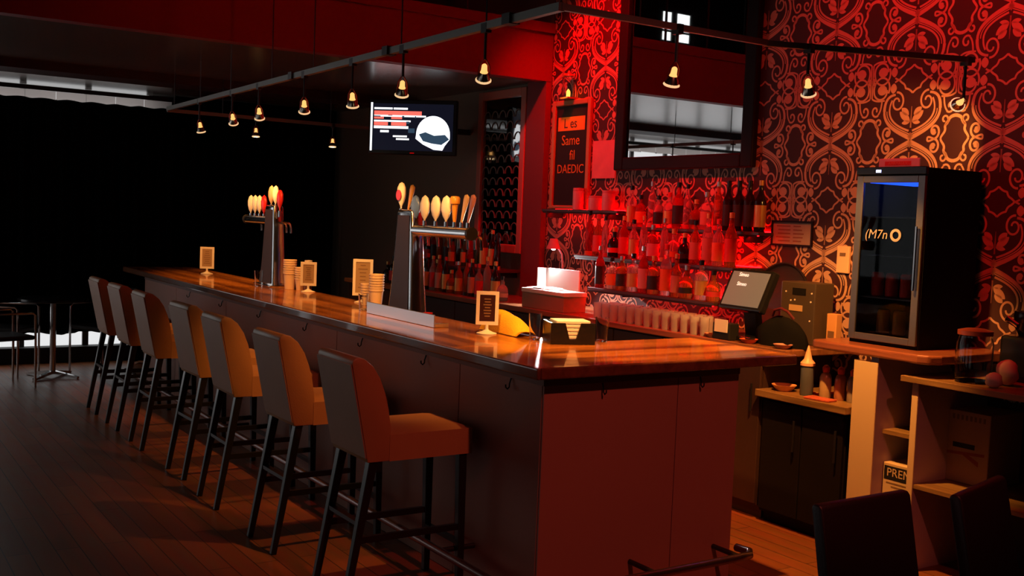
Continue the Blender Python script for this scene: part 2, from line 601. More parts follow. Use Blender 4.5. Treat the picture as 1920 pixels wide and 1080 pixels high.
class Print:
    """flat printed shapes in tile units: u across (-.5...5), t up (0..1)"""

    def __init__(s):
        s.v, s.f = [], []

    def ribbon(s, pts, w0, w1=None):
        w1 = w0 if w1 is None else w1
        n = len(pts)
        P = [Vector((p[0] * PW, p[1] * PH)) for p in pts]
        o = len(s.v)
        for i, p in enumerate(P):
            d = (P[min(i + 1, n - 1)] - P[max(i - 1, 0)])
            d = d.normalized() if d.length > 0 else Vector((1, 0))
            nn = Vector((-d.y, d.x)) * (w0 + (w1 - w0) * i / (n - 1)) / 2
            s.v += [p + nn, p - nn]
        for i in range(n - 1):
            a = o + 2 * i
            s.f.append((a, a + 1, a + 3, a + 2))

    def blob(s, pts):
        o = len(s.v)
        s.v += [Vector((p[0] * PW, p[1] * PH)) for p in pts]
        c = sum((Vector((p[0] * PW, p[1] * PH)) for p in pts), Vector((0, 0))) / len(pts)
        s.v.append(c)
        k = len(pts)
        for i in range(k):
            s.f.append((o + i, o + (i + 1) % k, o + k))

    def drop(s, u, t, du, dt, r):
        """teardrop with its tip at u,t and body towards du,dt"""
        d = Vector((du * PW, dt * PH)); L_ = d.length; d.normalize(); nn = Vector((-d.y, d.x))
        base = Vector((u * PW, t * PH))
        pts = []
        for i in range(13):
            a = i / 12 * PI
            x = L_ * (1 - math.cos(a)) / 2
            y = r * math.sin(a) ** 1.6
            pts.append((x, y))
        out = [base + d * x + nn * y for x, y in pts] + [base + d * x - nn * y for x, y in reversed(pts[1:-1])]
        s.blob([(p.x / PW, p.y / PH) for p in out])


def quarter(pr):
    g = .0125
    # broad ogee band from the crossing, outwards and up, ending in the heart's inner scroll
    band = bez((0.0, 0.015), (.13, .06), (.325, .12), (.325, .245))
    pr.ribbon(band, .026, .014)
    top = bez((.325, .245), (.325, .335), (.285, .375), (.20, .380), 10)
    pr.ribbon(top, .018, .013)
    pr.ribbon(spiral(.175, .315, .085, .022, PI * .45, PI * .45 + 2 * PI * 1.25, 30), .012, .010)
    # second thin line inside the band
    pr.ribbon(bez((0.02, .075), (.11, .10), (.255, .145), (.262, .245)), .011)
    pr.ribbon(bez((.262, .245), (.262, .29), (.25, .31), (.235, .335), 8), .010)
    pr.ribbon(bez((0.0, .045), (.12, .085), (.295, .135), (.293, .245)), .006)
    # crossing diamond
    pr.blob([(0, .0), (.035, .03), (0, .065), (-.035, .03)])
    # flower in the heart
    pr.drop(.012, .150, .125, .085, .020)
    pr.drop(.030, .205, .085, .060, .018)
    pr.drop(.012, .150, .095, -.010, .012)
    pr.ribbon([(0, .10), (0, .17), (0.0, .275)], .010, .004)
    # outline round the diamond medallion at t=.5
    med = bez((0, .385), (.035, .415), (.055, .42), (.085, .425), 8) + bez((.085, .425), (.090, .44), (.095, .455), (.115, .467), 8)[1:] \
        + bez((.115, .467), (.135, .475), (.150, .487), (.165, .5), 8)[1:]
    pr.ribbon(med, .011)
    # tall lobed medallion on the half column, centred on the crossing
    tall = [(.5 - .150, 0.0)] + bez((.5 - .150, .0), (.5 - .145, .03), (.5 - .10, .045), (.5 - .105, .08), 8) \
        + bez((.5 - .105, .08), (.5 - .12, .105), (.5 - .085, .125), (.5 - .075, .14), 8)[1:] \
        + bez((.5 - .075, .14), (.5 - .07, .165), (.5 - .035, .178), (.5, .18), 8)[1:]
    pr.ribbon(tall[1:], .012, .019)
    # scrolls between band and medallion
    pr.ribbon(spiral(.275, .062, .062, .014, -PI * .45, PI * 1.9, 24), .013, .011)
    pr.ribbon(bez((.20, .0), (.20, .03), (.235, .012), (.28, .0), 8), .011)
    pr.blob([(.268 + .024 * math.cos(a), .064 + .020 * math.sin(a)) for a in [2 * PI * k / 8 for k in range(8)]])
    pr.ribbon(spiral(.385, .150, .044, .012, -PI * .5, PI * 1.6, 20), .011)
    pr.ribbon(bez((.385, .114), (.40, .105), (.415, .11), (.425, .13), 6), .010)
    pr.ribbon(spiral(.435, .255, .052, .012, PI * 1.25, PI * 3.2, 22), .011)
    pr.ribbon(bez((.36, .345), (.365, .29), (.37, .25), (.40, .222), 10), .010)
    # cluster of loops round the half column at the medallion level
    pr.ribbon(spiral(.365, .435, .105, .085, -PI * .15, PI * 1.15, 24), .011)
    pr.ribbon(spiral(.365, .435, .105, .060, -PI * .15, -PI * .95, 16), .011)
    pr.blob([(.365 + .058 * math.cos(a), .425 + .042 * math.sin(a)) for a in [2 * PI * k / 12 for k in range(12)]])
    pr.drop(.225, .475, .008, -.085, .021)
    pr.ribbon([(.488, .36), (.488, .5)], .009)
    pr.ribbon(bez((.488, .36), (.45, .335), (.40, .332), (.33, .338), 8), .010)
    pr.drop(.5, .497, -.055, -.022, .010)
    pr.ribbon(bez((.165, .5), (.19, .495), (.20, .49), (.215, .482), 6), .010)


pr = Print()
quarter(pr)
qv, qf = list(pr.v), list(pr.f)
tv, tf = [], []
for sx, st in ((1, 0), (-1, 0), (1, 1), (-1, 1)):
    o = len(tv)
    for p in qv:
        tv.append((0.0, -sx * p.x, p.y if st == 0 else PH - p.y))
    tf += [tuple(i + o for i in f) for f in qf]
motif_me = bpy.data.meshes.new('wallpaper_motif')
motif_me.from_pydata(tv, [], tf)
motif_me.materials.append(M_motif)
YC0, ZC0 = .815, 2.188
MOTIF = {}
for i in range(-3, 6):
    for j in range(-2, 3):
        yc = YC0 + i * PW
        z0 = ZC0 + j * PH
        if yc - PW / 2 > SOF_Y or z0 < .6 - PH:
            continue
        me_ = motif_me
        if yc + PW / 2 > SOF_Y:      # the last column is cut off at the pilaster
            if 'cut' not in MOTIF:
                kf = [f for f in tf if all(tv[k][1] + yc < SOF_Y - .002 for k in f)]
                mc_ = bpy.data.meshes.new('wallpaper_motif_cut')
                mc_.from_pydata(tv, [], kf)
                mc_.materials.append(M_motif)
                MOTIF['cut'] = mc_
            me_ = MOTIF['cut']
        o = link('wallpaper_motif', me_, wb)
        o.location = (WX - .0012, yc, z0)

# ================================================================ THE BAR
M_barcore = pm('bar_core', (0.06, 0.03, 0.022), 0.7)
bar = thing('bar_counter', 'long brown panelled bar counter with stools along its front', 'bar')
MB().prism_xy([(.012, .012), (1.10, .012), (1.10, .55), (.50, .55), (.50, 6.30), (.012, 6.30)], 0.0, 1.028).build('body', M_barcore, bar)
seams = [.012, .68, 2.07, 4.03, 5.30, 6.30]
for a, b in zip(seams[:-1], seams[1:]):
    MB().box(0, .012, a + .002, b - .002, .0, 1.022).build('panel', M_barpanel, bar, bevel=.002, seg=1)
for a, b in ((0.0, .735), (.735, 1.112)):
    MB().box(a + .002, b - .002, 0.0, .012, .0, 1.022).build('panel', M_barpanel, bar, bevel=.002, seg=1)
MB().box(-.004, 1.112, -.004, .0, .985, 1.028).build('top_rail', pm('bar_rail_brown', (0.16, 0.08, 0.06), .5), bar, bevel=.001, seg=1)
MB().box(-.004, .0, -.004, 6.30, .985, 1.028).build('top_rail', MATS['bar_rail_brown'], bar, bevel=.001, seg=1)


def hook(x, y, nx, ny):
    m = MB()
    pts = [(x, y, .984), (x + nx * .008, y + ny * .008, .962), (x + nx * .009, y + ny * .009, .946),
           (x + nx * .018, y + ny * .018, .938), (x + nx * .027, y + ny * .027, .946), (x + nx * .028, y + ny * .028, .958)]
    m.tube(pts, .0035, 6)
    m.build('coat_hook', M_blackgloss, bar, smooth=True)


for x in (.30, .86):
    hook(x, -.004, 0, -1)
for y in (.24, 1.0, 1.72, 2.5, 3.3, 4.1, 4.9):
    hook(-.004, y, -1, 0)

top = thing('bar_countertop', 'glossy varnished wooden bar top with an L-shaped end', 'countertop', (0, 0, 1.03))
TX0, TX1, TY0 = -.095, .57, -.085
M_ = MB().prism_xy([(TX0 + .02, .64), (TX1, .64), (TX1, 6.72), (TX0 + .02, 6.72)], 0, .042)
M_.build('long_board', M_bartop, top, bevel=.003)
MB().prism_xy([(TX0 + .02, TY0 + .02), (1.385, TY0 + .02), (1.385, .638), (TX0 + .02, .638)], 0, .042).build('end_board', M_barend, top, bevel=.003)
MB().box(TX0, TX0 + .02, TY0, 6.72, -.004, .044).build('edge_strip', M_edge, top, bevel=.008, seg=3)
MB().box(TX0 + .02, 1.405, TY0, TY0 + .02, -.004, .044).build('edge_strip', M_edge, top, bevel=.008, seg=3)
MB().box(1.385, 1.405, TY0 + .02, .638, -.004, .044).build('edge_strip', M_edge, top, bevel=.008, seg=3)
TOP = 1.073

fr = thing('foot_rail', 'dark metal foot rail running round the bar near the floor', 'foot rail', (0, 0, 0))
pts = [(1.10, -.05, .175), (1.105, -.13, .178), (1.06, -.175, .18), (.98, -.18, .18), (0.0, -.18, .18)]
pts += [(-.10, -.165, .18), (-.16, -.11, .18), (-.18, 0.0, .18), (-.18, 2, .18), (-.18, 4, .18), (-.18, 6.2, .18)]
MB().tube(pts, .018, 12).build('rail', pm('rail_metal', (0.22, 0.14, 0.13), 0.25, 0.9), fr, smooth=True)
for x in (.5, 1.0):
    MB().bar((x, -.0, .18), (x, -.18, .18), .012).build('bracket', M_darkmetal, fr)
for y in (.5, 2, 3.5, 5, 6.1):
    MB().bar((-.0, y, .18), (-.18, y, .18), .012).build('bracket', M_darkmetal, fr)

# ---------------------------------------------------------------- bar stools
st = thing('bar_stool', '', 'bar stool', (0, 0, 0), 0, 'bar stools along the counter')
prof = [(-.235, .622), (-.318, 1.045), (-.314, 1.060), (-.296, 1.069), (-.262, 1.062), (-.222, 1.031), (-.186, .977), (-.160, .912),
        (-.142, .842), (-.132, .782), (-.127, .74), (-.127, .622)]
MB().prism_xz(prof, -.18, .18).build('backrest', M_leather, st, bevel=.007, seg=2, smooth=True, angle=30)
prof2 = [(-.2385, .640), (-.3195, 1.040), (-.3245, 1.040), (-.2435, .640)]
MB().prism_xz(prof2, -.178, .178).build('back_panel', M_leatherback, st, bevel=.002, seg=1)
sm = MB()
NXs, NYs = 10, 8
sv, sf = [], []
for i in range(NXs + 1):
    for j in range(NYs + 1):
        x = -.135 + .405 * i / NXs
        y = -.182 + .364 * j / NYs
        e = min(1, 4 * min(i / NXs + .12, 1 - i / NXs, j / NYs, 1 - j / NYs))
        sv.append((x, y, .735 + .022 * math.sin(e * PI / 2)))
for i in range(NXs):
    for j in range(NYs):
        a = i * (NYs + 1) + j
        sf.append((a, a + NYs + 1, a + NYs + 2, a + 1))
sm.add(sv, sf)
ring = [i * (NYs + 1) for i in range(NXs + 1)] + [NXs * (NYs + 1) + j for j in range(1, NYs + 1)] + \
       [i * (NYs + 1) + NYs for i in range(NXs - 1, -1, -1)] + [j for j in range(NYs - 1, 0, -1)]
o = len(sm.v)
for i in ring:
    v = sm.v[i]
    sm.v.append((v[0], v[1], .622))
for k in range(len(ring)):
    k2 = (k + 1) % len(ring)
    sm.f.append((ring[k], o + k, o + k2, ring[k2]))
sm.f.append(tuple(o + k for k in range(len(ring))))
sm.build('seat', M_leather, st, smooth=True, angle=50)
for sy in (-1, 1):
    MB().beam((-.20, sy * .150, .63), (-.315, sy * .158, 0), .040, .040, .026, .028).build('leg', M_stoolleg, st, bevel=.003, seg=1)
    MB().beam((.235, sy * .150, .63), (.245, sy * .155, 0), .040, .040, .030, .030).build('leg', M_stoolleg, st, bevel=.003, seg=1)
    MB().beam((-.262, sy * .154, .29), (.24, sy * .154, .29), .018, .028).build('stretcher', M_stoolleg, st)
MB().beam((.24, -.154, .215), (.24, .154, .215), .028, .018, side=(1, 0, 0)).build('stretcher', M_stoolleg, st)
MB().beam((-.250, -.153, .36), (-.250, .153, .36), .028, .018, side=(1, 0, 0)).build('stretcher', M_stoolleg, st)
SY = [.625, 1.455, 2.31, 3.03, 3.91, 4.62, 5.29]
SL = ['tan leather bar stool nearest the viewer, whole seat in view',
      'tan leather bar stool, second from the near bar corner',
      'tan leather bar stool, third from the near bar corner',
      'tan leather bar stool in the middle of the row of seven',
      'tan leather bar stool, third from the far end of the row',
      'tan leather bar stool, second from the far end of the row',
      'tan leather bar stool farthest away, beside the dark curtain']
SR = [0.0, .012, -.01, .03, -.008, .01, -.012]
for i, y in enumerate(SY):
    if i == 0:
        st.location = (-.335, y, 0)
        st['label'] = SL[0]
    else:
        dup(st, (-.335 + (.02 if i == 3 else 0), y, 0), SR[i], SL[i])


# ---------------------------------------------------------------- things on the bar
def menu_stand(loc, rz, label, wdt, hgt, card):
    t = thing('menu_stand', label, 'menu stand', loc, rz, 'menu stands on the bar')
    hw = wdt / 2
    z0 = .045
    m = MB()
    m.box(-hw, hw, -.006, .006, z0, z0 + .018).box(-hw, hw, -.006, .006, z0 + hgt - .018, z0 + hgt)
    m.box(-hw, -hw + .018, -.006, .006, z0 + .018, z0 + hgt - .018).box(hw - .018, hw, -.006, .006, z0 + .018, z0 + hgt - .018)
    m.build('frame', M_white, t)
    c = MB().box(-hw + .018, hw - .018, -.003, .003, z0 + .018, z0 + hgt - .018).build('card', card, t)
    ln = MB()
    for k in range(7):
        zz = z0 + hgt - .04 - k * (hgt - .07) / 7
        ww = (hw - .032) * (.5 + .5 * random.random())
        ln.box(-ww, ww, -.0042, -.003, zz - .003, zz + .003)
    ln.build('printed_lines', pm('menu_print', (0.20, 0.12, 0.07), .7), c)
    MB().bar((0, 0, .012), (0, 0, z0 + .002), .008, n=10).build('stem', M_white, t)
    MB().lathe([(.052, 0), (.052, .004), (.03, .010), (.010, .020), (.008, .03)], 20).build('base', M_white, t, smooth=True)
    return t


ANG = math.radians(-20)
M_cardtan = pm('menu_card_tan', (0.33, 0.23, 0.14), .5)
M_carddark = pm('menu_card_dark', (0.035, 0.010, 0.012), .35)
menu_stand((.375, 1.06, TOP), math.radians(-33), 'white framed menu stand with a dark card beside the yellow cloth', .115, .172, M_carddark)
menu_stand((.50, 3.72, TOP), math.radians(-30), 'white framed menu stand beside the pale cup stacks, middle one on bar', .115, .172, M_cardtan)
menu_stand((.38, 5.72, TOP), math.radians(-25), 'white framed menu stand at the far end of the bar', .12, .19, M_cardtan)

# yellow cloth heap
t = MB()
NU, NV = 26, 14
vv, ff = [], []
for i in range(NU + 1):
    for j in range(NV + 1):
        u = i / NU; v = j / NV
        x = -.18 + .36 * u
        env = (math.sin(PI * min(1, max(0, u * .92 + .04))) ** .55) * (math.sin(PI * v) ** .6)
        h = env * (.150 - .075 * u) * (1 + .07 * math.sin(7 * u + 3 * v) + .04 * math.sin(17 * u - 9 * v))
        y = (-.062 + .124 * v) * (1 + .06 * math.sin(9 * u))
        vv.append((x, y, max(.003, h)))
for i in range(NU):
    for j in range(NV):
        a = i * (NV + 1) + j
        ff.append((a, a + NV + 1, a + NV + 2, a + 1))
t.add(vv, ff)
yc_ = t.build('cleaning_cloth', pm('yellow_cloth', (0.95, 0.50, 0.02), 0.8, bump=.3, bscale=120), smooth=True, angle=80)
yc_.location = (.503, 1.06, TOP)
yc_.rotation_euler = (0, 0, math.radians(-90))
tag(yc_, 'bunched yellow cloth lying on the bar beside the black napkin caddy', 'cloth')

# napkin caddy (broad bar caddy)
nc_scale = 1.3
nc = thing('napkin_caddy', 'black napkin caddy with a V-shaped front opening at the bar corner', 'napkin holder', (.575, .625, TOP), math.radians(-22))
fv = [(-.085, 0), (-.085, .095), (-.03, .095), (-.012, .022), (.012, .022), (.03, .095), (.085, .095), (.085, 0)]
MB().prism_xz([(x, z) for x, z in fv], -.065, -.058).build('front_panel', M_blackgloss, nc)
MB().prism_xz([(x, z) for x, z in fv], .058, .065).build('back_panel', M_blackgloss, nc)
MB().box(-.085, -.079, -.058, .058, 0, .095).box(.079, .085, -.058, .058, 0, .095).box(-.079, .079, -.058, .058, 0, .005).build('tray', M_blackgloss, nc)
for k in range(6):
    MB().box(-.072 + .002 * k, .074 - .001 * k, -.052, .052, .006 + .0165 * k, .0215 + .0165 * k).build('napkin', M_paper, nc, bevel=.003, seg=1)


nc.scale = (nc_scale, nc_scale, 1.08)


def tumbler(loc, r, h, label, group, filled=None):
    t = thing('drinking_glass', label, 'glass', loc, 0, group)
    p = [(r * .80, 0), (r, h), (r - .0025, h), (r * .80 - .003, .008), (.001, .008)]
    MB().lathe(p, 16, close=False).build('bowl', M_glass, t, smooth=True)
    MB().lathe([(r * .80, 0), (r * .80, .004), (.0005, .004)], 16).build('foot', M_glass, t, smooth=True)
    return t


tumbler((.775, .62, TOP), .035, .12, 'clear glass standing right of the black napkin caddy', 'glasses at the bar corner')
tumbler((.475, .77, TOP), .034, .13, 'clear glass standing left of the black napkin caddy', 'glasses at the bar corner')

# steel drip guard before the near tap tower
sg = thing('drip_tray', 'low stainless steel drip tray with a bright rim before the tap tower', 'tray', (.40, 1.77, TOP), 0)
MB().box(-.16, -.075, -.40, .40, 0, .008).build('pan', M_steel, sg)
MB().box(-.166, -.160, -.41, .41, 0, .068).build('rim', M_steel, sg, bevel=.002, seg=1)
MB().box(-.160, -.075, -.41, -.404, 0, .022).build('rim', M_steel, sg, bevel=.002, seg=1)
MB().box(-.160, -.075, .404, .41, 0, .022).build('rim', M_steel, sg, bevel=.002, seg=1)
for k in range(11):
    MB().box(-.15, -.08, -.34 + k * .065, -.32 + k * .065, .008, .014).build('grille_slat', M_steel, sg)


def tap_tower(loc, label, bar_len, side, handles):
    """side=+1: tap arm reaches towards the viewer (-Y), -1: away"""
    t = thing('beer_tap_tower', label, 'beer tap', loc, 0, 'beer tap towers on the bar')
    # flared polished column: wide foot narrowing upwards
    m = MB()
    lv = [(0, .15, .06), (.03, .145, .055), (.2, .125, .048), (.45, .105, .042), (.60, .095, .04), (.62, .085, .032)]
    n = len(lv)
    vs_ = []
    for z, hy, hx in lv:
        vs_ += [(-hx, -hy, z), (hx, -hy, z), (hx, hy, z), (-hx, hy, z)]
    fs = []
    for i in range(n - 1):
        for k in range(4):
            fs.append((i * 4 + k, i * 4 + (k + 1) % 4, i * 4 + 4 + (k + 1) % 4, i * 4 + 4 + k))
    fs += [(3, 2, 1, 0), tuple(range((n - 1) * 4, n * 4))]
    m.add(vs_, fs)
    m.build('column', M_chrome, t, bevel=.012, seg=3, smooth=True)
    pv = []
    for z, hy, hx in ((.02, .145, .0605), (.2, .125, .0515), (.45, .105, .0455), (.585, .096, .0435)):
        pv += [(-hx, -hy + .022, z), (-hx, hy - .022, z)]
    MB().add(pv, [(0, 1, 3, 2), (2, 3, 5, 4), (4, 5, 7, 6)]).build('dark_inlay', pm('tower_inlay', (0.022, 0.010, 0.007), .45, spec=.25), t)
    MB().box(-.09, .09, -.18, .18, 0, .012).build('foot', M_chrome, t, bevel=.004)
    s = -side
    MB().bar((-.01, s * .02, .50), (-.01, s * (.08 + bar_len), .50), .032, n=18).build('arm', M_chrome, t, smooth=True)
    MB().bar((-.01, s * (.08 + bar_len), .50), (-.01, s * (.10 + bar_len), .50), .036, n=18).build('end_cap', M_darkmetal, t, smooth=True)
    for y, z, kind, ca, cb in handles:
        MBh = MB()
        if kind == 'oval':
            MBh.lathe([(.006, 0), (.010, .012), (.032, .034), (.046, .068), (.046, .102), (.030, .136), (.003, .150)], 16, sx=.45)
        elif kind == 'paddle':
            MBh.lathe([(.008, 0), (.012, .03), (.018, .09), (.024, .13), (.022, .155), (.004, .165)], 14, sx=.5)
        elif kind == 'cap':
            MBh.lathe([(.008, 0), (.012, .03), (.016, .08), (.018, .10), (.027, .105), (.029, .135), (.022, .145), (.003, .147)], 14)
        else:
            MBh.lathe([(.006, 0), (.010, .02), (.034, .05), (.046, .09), (.042, .13), (.024, .155), (.003, .162)], 18, sx=.45)
        ho = MBh.build('tap_handle', ca, t, smooth=True)
        ho.location = (-.01, y, z)
        if kind == 'paddle':
            ho.rotation_euler = (.35, 0, 0)
        # badge
        if cb:
            bd = MB()
            rz_ = .085 if kind != 'cap' else .05
            rr = .021 if kind != 'round' else .032
            bd.lathe([(rr, -.004), (rr, .0), (.001, .001)], 16)
            b = bd.build('badge', cb, ho)
            b.rotation_euler = (0, -PI / 2, 0)
            b.location = (-.0145 if kind != 'round' else -.021, 0, rz_)
        # tap body under the handle
        MB().bar((-.01, y, z - .045), (-.01, y, z + .004), .010, n=10).build('handle_post', M_chrome, t, smooth=True)
        MB().tube([(.01, y, .495), (.05, y, .490), (.075, y, .478), (.082, y, .45), (.084, y, .41)], .009, 8).build('faucet', M_chrome, t, smooth=True)
    return t


H_white = pm('tap_white', (0.92, 0.90, 0.88), .3)
H_whiteplate = pm('tap_white_plate', (0.85, 0.80, 0.74), .3)
H_red = pm('tap_red', (0.55, 0.02, 0.02), .3)
H_blue = pm('tap_blue', (0.10, 0.20, 0.60), .3)
H_wood = wood('tap_wood', (0.35, 0.16, 0.04), (0.65, 0.36, 0.10), .35, .2, 'Z')
H_amber = pm('tap_amber', (0.65, 0.30, 0.05), .3)
H_tan = pm('tap_tan', (0.70, 0.48, 0.30), .35)
H_pink = pm('tap_rose', (0.45, 0.18, 0.18), .3)
tap_tower((.47, 2.12, TOP), 'near beer tap tower with a row of white tap handles', .64, 1,
          [(.10, .62, 'round', H_white, H_red), (.01, .61, 'paddle', H_wood, None), (-.085, .555, 'oval', H_blue, H_whiteplate),
           (-.20, .555, 'oval', H_white, None), (-.33, .555, 'oval', H_white, None), (-.45, .555, 'oval', H_white, H_red),
           (-.545, .555, 'cap', H_amber, None), (-.62, .555, 'paddle', H_tan, None), (-.69, .555, 'paddle', H_pink, None)])
tap_tower((.47, 4.36, TOP), 'far beer tap tower standing alone before the black curtain', .50, -1,
          [(.50, .545, 'oval', H_white, None), (.40, .545, 'oval', H_white, None), (.30, .545, 'oval', H_white, None),
           (.20, .545, 'oval', H_red, None), (.04, .62, 'oval', H_tan, None),
           (-.05, .62, 'oval', H_white, H_red), (-.14, .575, 'round', H_red, None)])


def cup_stack(loc, r, h, label, mat):
    t = thing('cup_stack', label, 'cups', loc, 0, 'stacks of pale cups behind the taps')
    n = max(3, int(h / .028))
    MB().lathe([(r * .72, 0), (r * .95, h - .09), (r * .72, h - .09 + .001)], 18).build('lower_cups', mat, t, smooth=True)
    for k in range(n):
        z = h - .09 - k * .016 + .09
        if z < .05:
            break
        MB().lathe([(r * .97, z - .012), (r * 1.02, z - .004), (r, z), (r * .9, z - .004)], 18, close=False).build('rim', mat, t, smooth=True)
    MB().lathe([(r * .70, h - .10), (r * .98, h - .001), (r * .93, h - .002), (r * .66, h - .09)], 18).build('top_cup', mat, t, smooth=True)
    return t


M_cup = pm('cup_paper', (0.85, 0.66, 0.46), .55)
cup_stack((.45, 2.50, TOP), .048, .21, 'tall stack of pale paper cups left of the near tap tower', M_cup)
cup_stack((.45, 2.64, TOP), .040, .14, 'short stack of pale paper cups left of the near tap tower', M_cup)
cup_stack((.46, 3.98, TOP), .050, .22, 'tall stack of pale paper cups right of the far tap tower', M_cup)
cup_stack((.50, 3.86, TOP), .046, .17, 'short stack of pale paper cups behind the middle menu stand', M_cup)
ms = menu_stand((.52, 2.85, TOP), math.radians(-30), 'white framed menu stand half hidden behind the near cup stacks', .13, .24, M_cardtan)
tumbler((.33, 4.28, TOP), .035, .12, 'clear glass standing before the foot of the far tap tower', 'glasses at the tap towers')
tumbler((.30, 2.36, TOP), .035, .10, 'clear glass standing at the left end of the steel drip tray', 'glasses at the tap towers')
jr = thing('condiment_jar', 'small jar with a pale lid behind the tall far cup stack', 'jar', (.53, 3.80, TOP))
MB().lathe([(.028, 0), (.030, .01), (.030, .17), (.024, .19)], 16).build('body', pm('jar_brown', (0.20, 0.09, 0.04), .2), jr, smooth=True)
MB().lathe([(.028, .19), (.028, .225), (.002, .227)], 16).build('lid', M_white, jr, smooth=True)
ck = thing('red_caddy', 'small red plastic cup at the foot of the near tap tower', 'cup', (.36, 1.66, TOP))
MB().lathe([(.022, 0), (.028, .05), (.025, .05), (.020, .004)], 14).build('body', H_red, ck, smooth=True)

# ================================================================ BACK BAR
BX = 2.0
CZ = 1.0
units = [(.70, 1.55, 'brown back bar cabinet nearest the black cooler'), (1.55, 2.55, 'brown back bar cabinet below the rows of glasses'),
         (2.55, 3.55, 'brown back bar cabinet below the cash box'), (3.55, 4.8, 'brown back bar cabinet below the small mirror'),
         (4.8, 6.3, 'brown back bar cabinet at the far end')]
for a, b, lb in units:
    t = thing('back_cabinet', lb, 'cabinet', (BX, 0, 0), 0, 'back bar cabinets')
    MB().box(.02, .595, a, b, .08, CZ - .04).box(.06, .595, a, b, 0, .08).build('body', M_brown, t)
    n = 2
    for k in range(n):
        y0 = a + (b - a) * k / n + .006
        y1 = a + (b - a) * (k + 1) / n - .006
        d = MB().box(0, .02, y0, y1, .09, CZ - .05).build('door', M_brown, t, bevel=.003, seg=1)
        MB().bar((-.015, y0 + .05, .62), (-.015, y0 + .05, .78), .006, n=8).build('handle', M_darkmetal, d)
bc = MB().box(BX - .03, WX, .50, 6.35, CZ - .04, CZ).build('back_counter', M_counterwood, bevel=.006)
tag(bc, 'long dark wooden back bar counter carrying glasses and terminal', 'countertop')

# black under-counter cooler
pm('undercooler_black', (0.010, 0.007, 0.006), .6, spec=.15)
cw = thing('undercounter_cooler', 'black undercounter cooler with two glass doors below squeeze bottles', 'cooler', (BX, 0, 0))
MB().box(.02, .58, .10, .68, .06, .715).box(.06, .58, .10, .68, 0, .06).build('body', MATS['undercooler_black'], cw)
for a, b in ((.11, .385), (.395, .675)):
    d = MB().box(0, .02, a, b, .08, .70).build('door', MATS['undercooler_black'], cw, bevel=.003, seg=1)
    MB().bar((-.02, a + .03, .45), (-.02, a + .03, .62), .007, n=8).build('handle', M_darkmetal, d)
lo = MB().box(BX - .05, WX, .062, .695, .72, .76).build('work_shelf', wood('work_shelf_wood', (0.14, 0.07, 0.02), (0.36, 0.20, 0.07), .4, .2, 'Y'), bevel=.004)
tag(lo, 'low wooden work shelf carrying squeeze bottles beside the cream post', 'shelf')

# cooler stand: cream post, upper shelf, side panels, right counter
cs = thing('cooler_stand', 'cream and grey shelving unit carrying the glass-door display cooler', 'shelving', (BX, 0, 0))
MB().box(0, .60, -.088, -.042, 0, 1.035).build('side_panel', pm('grey_laminate', (0.52, 0.40, 0.40), .5), cs)
MB().box(-.012, .0, -.092, .056, 0, 1.012).build('cream_post', M_cream, cs, bevel=.003, seg=1)
MB().box(.0, .05, -.042, .054, 0, 1.0).build('post_core', M_cream, cs)
MB().box(.02, .6, -.315, -.285, 0, .94).build('side_panel', MATS['grey_laminate'], cs)
MB().box(.012, .02, -.318, -.282, 0, .94).build('cream_edge', M_cream, cs, bevel=.002, seg=1)
MB().box(.06, .6, -.285, -.088, .648, .668).build('shelf_board', MATS['work_shelf_wood'], cs)
MB().box(.04, .6, -.285, -.088, .29, .31).build('shelf_board', MATS['work_shelf_wood'], cs)
MB().box(.02, .6, -1.6, -.315, .42, .44).build('shelf_board', MATS['work_shelf_wood'], cs)
MB().box(.02, .6, -1.62, -1.59, 0, .94).build('side_panel', MATS['grey_laminate'], cs)
us = MB().prism_xy([(BX - .01, .335), (BX - .03, .315), (BX - .03, -.33), (BX - .01, -.38), (BX + .05, -.41), (WX, -.41), (WX, .335)], 1.038, 1.085).build('cooler_shelf', wood('red_brown_shelf', (0.16, 0.045, 0.02), (0.34, 0.11, 0.05), .3, .4, 'Y'), bevel=.012, seg=3)
tag(us, 'rounded red-brown shelf board under the glass-door display cooler', 'shelf')
rc = MB().box(BX - .02, WX, -1.75, -.235, .942, .972).build('side_counter', MATS['work_shelf_wood'], bevel=.003)
tag(rc, 'lower wooden side counter right of the display cooler', 'countertop')

# display cooler
FX, FY0, FY1, FZ0, FZ1 = 2.10, -.222, .200, 1.085, 2.0
dc = thing('display_cooler', 'tall black countertop display cooler with a steel framed glass door', 'cooler', (FX, 0, FZ0))
H_ = FZ1 - FZ0
b_ = MB()
b_.box(.02, .46, FY0, FY0 + .025, 0, H_).box(.02, .46, FY1 - .025, FY1, 0, H_).box(.44, .46, FY0 + .025, FY1 - .025, 0, H_)
b_.box(.02, .44, FY0 + .025, FY1 - .025, 0, .05).box(.02, .44, FY0 + .025, FY1 - .025, H_ - .06, H_)
b_.build('body', pm('cooler_black', (0.005, 0.004, 0.004), .7, spec=.1), dc)
MB().box(-.004, .02, FY0, FY1, H_ - .035, H_ + .005).build('top_fascia', M_blackgloss, dc, bevel=.003)
dr = MB()
dr.box(0, .02, FY0 + .004, FY0 + .045, .02, H_ - .04).box(0, .02, FY1 - .045, FY1 - .004, .02, H_ - .04)
dr.box(0, .02, FY0 + .045, FY1 - .045, .02, .055).box(0, .02, FY0 + .045, FY1 - .045, H_ - .075, H_ - .04)
door = dr.build('door', pm('cooler_door_metal', (0.22, 0.21, 0.20), .36, .9), dc, bevel=.002, seg=1)
MB().box(.008, .012, FY0 + .045, FY1 - .045, .055, H_ - .075).build('glass_pane', pm('cooler_glass', (0.40, 0.42, 0.48), .02, trans=1.0, ior=1.2), door)
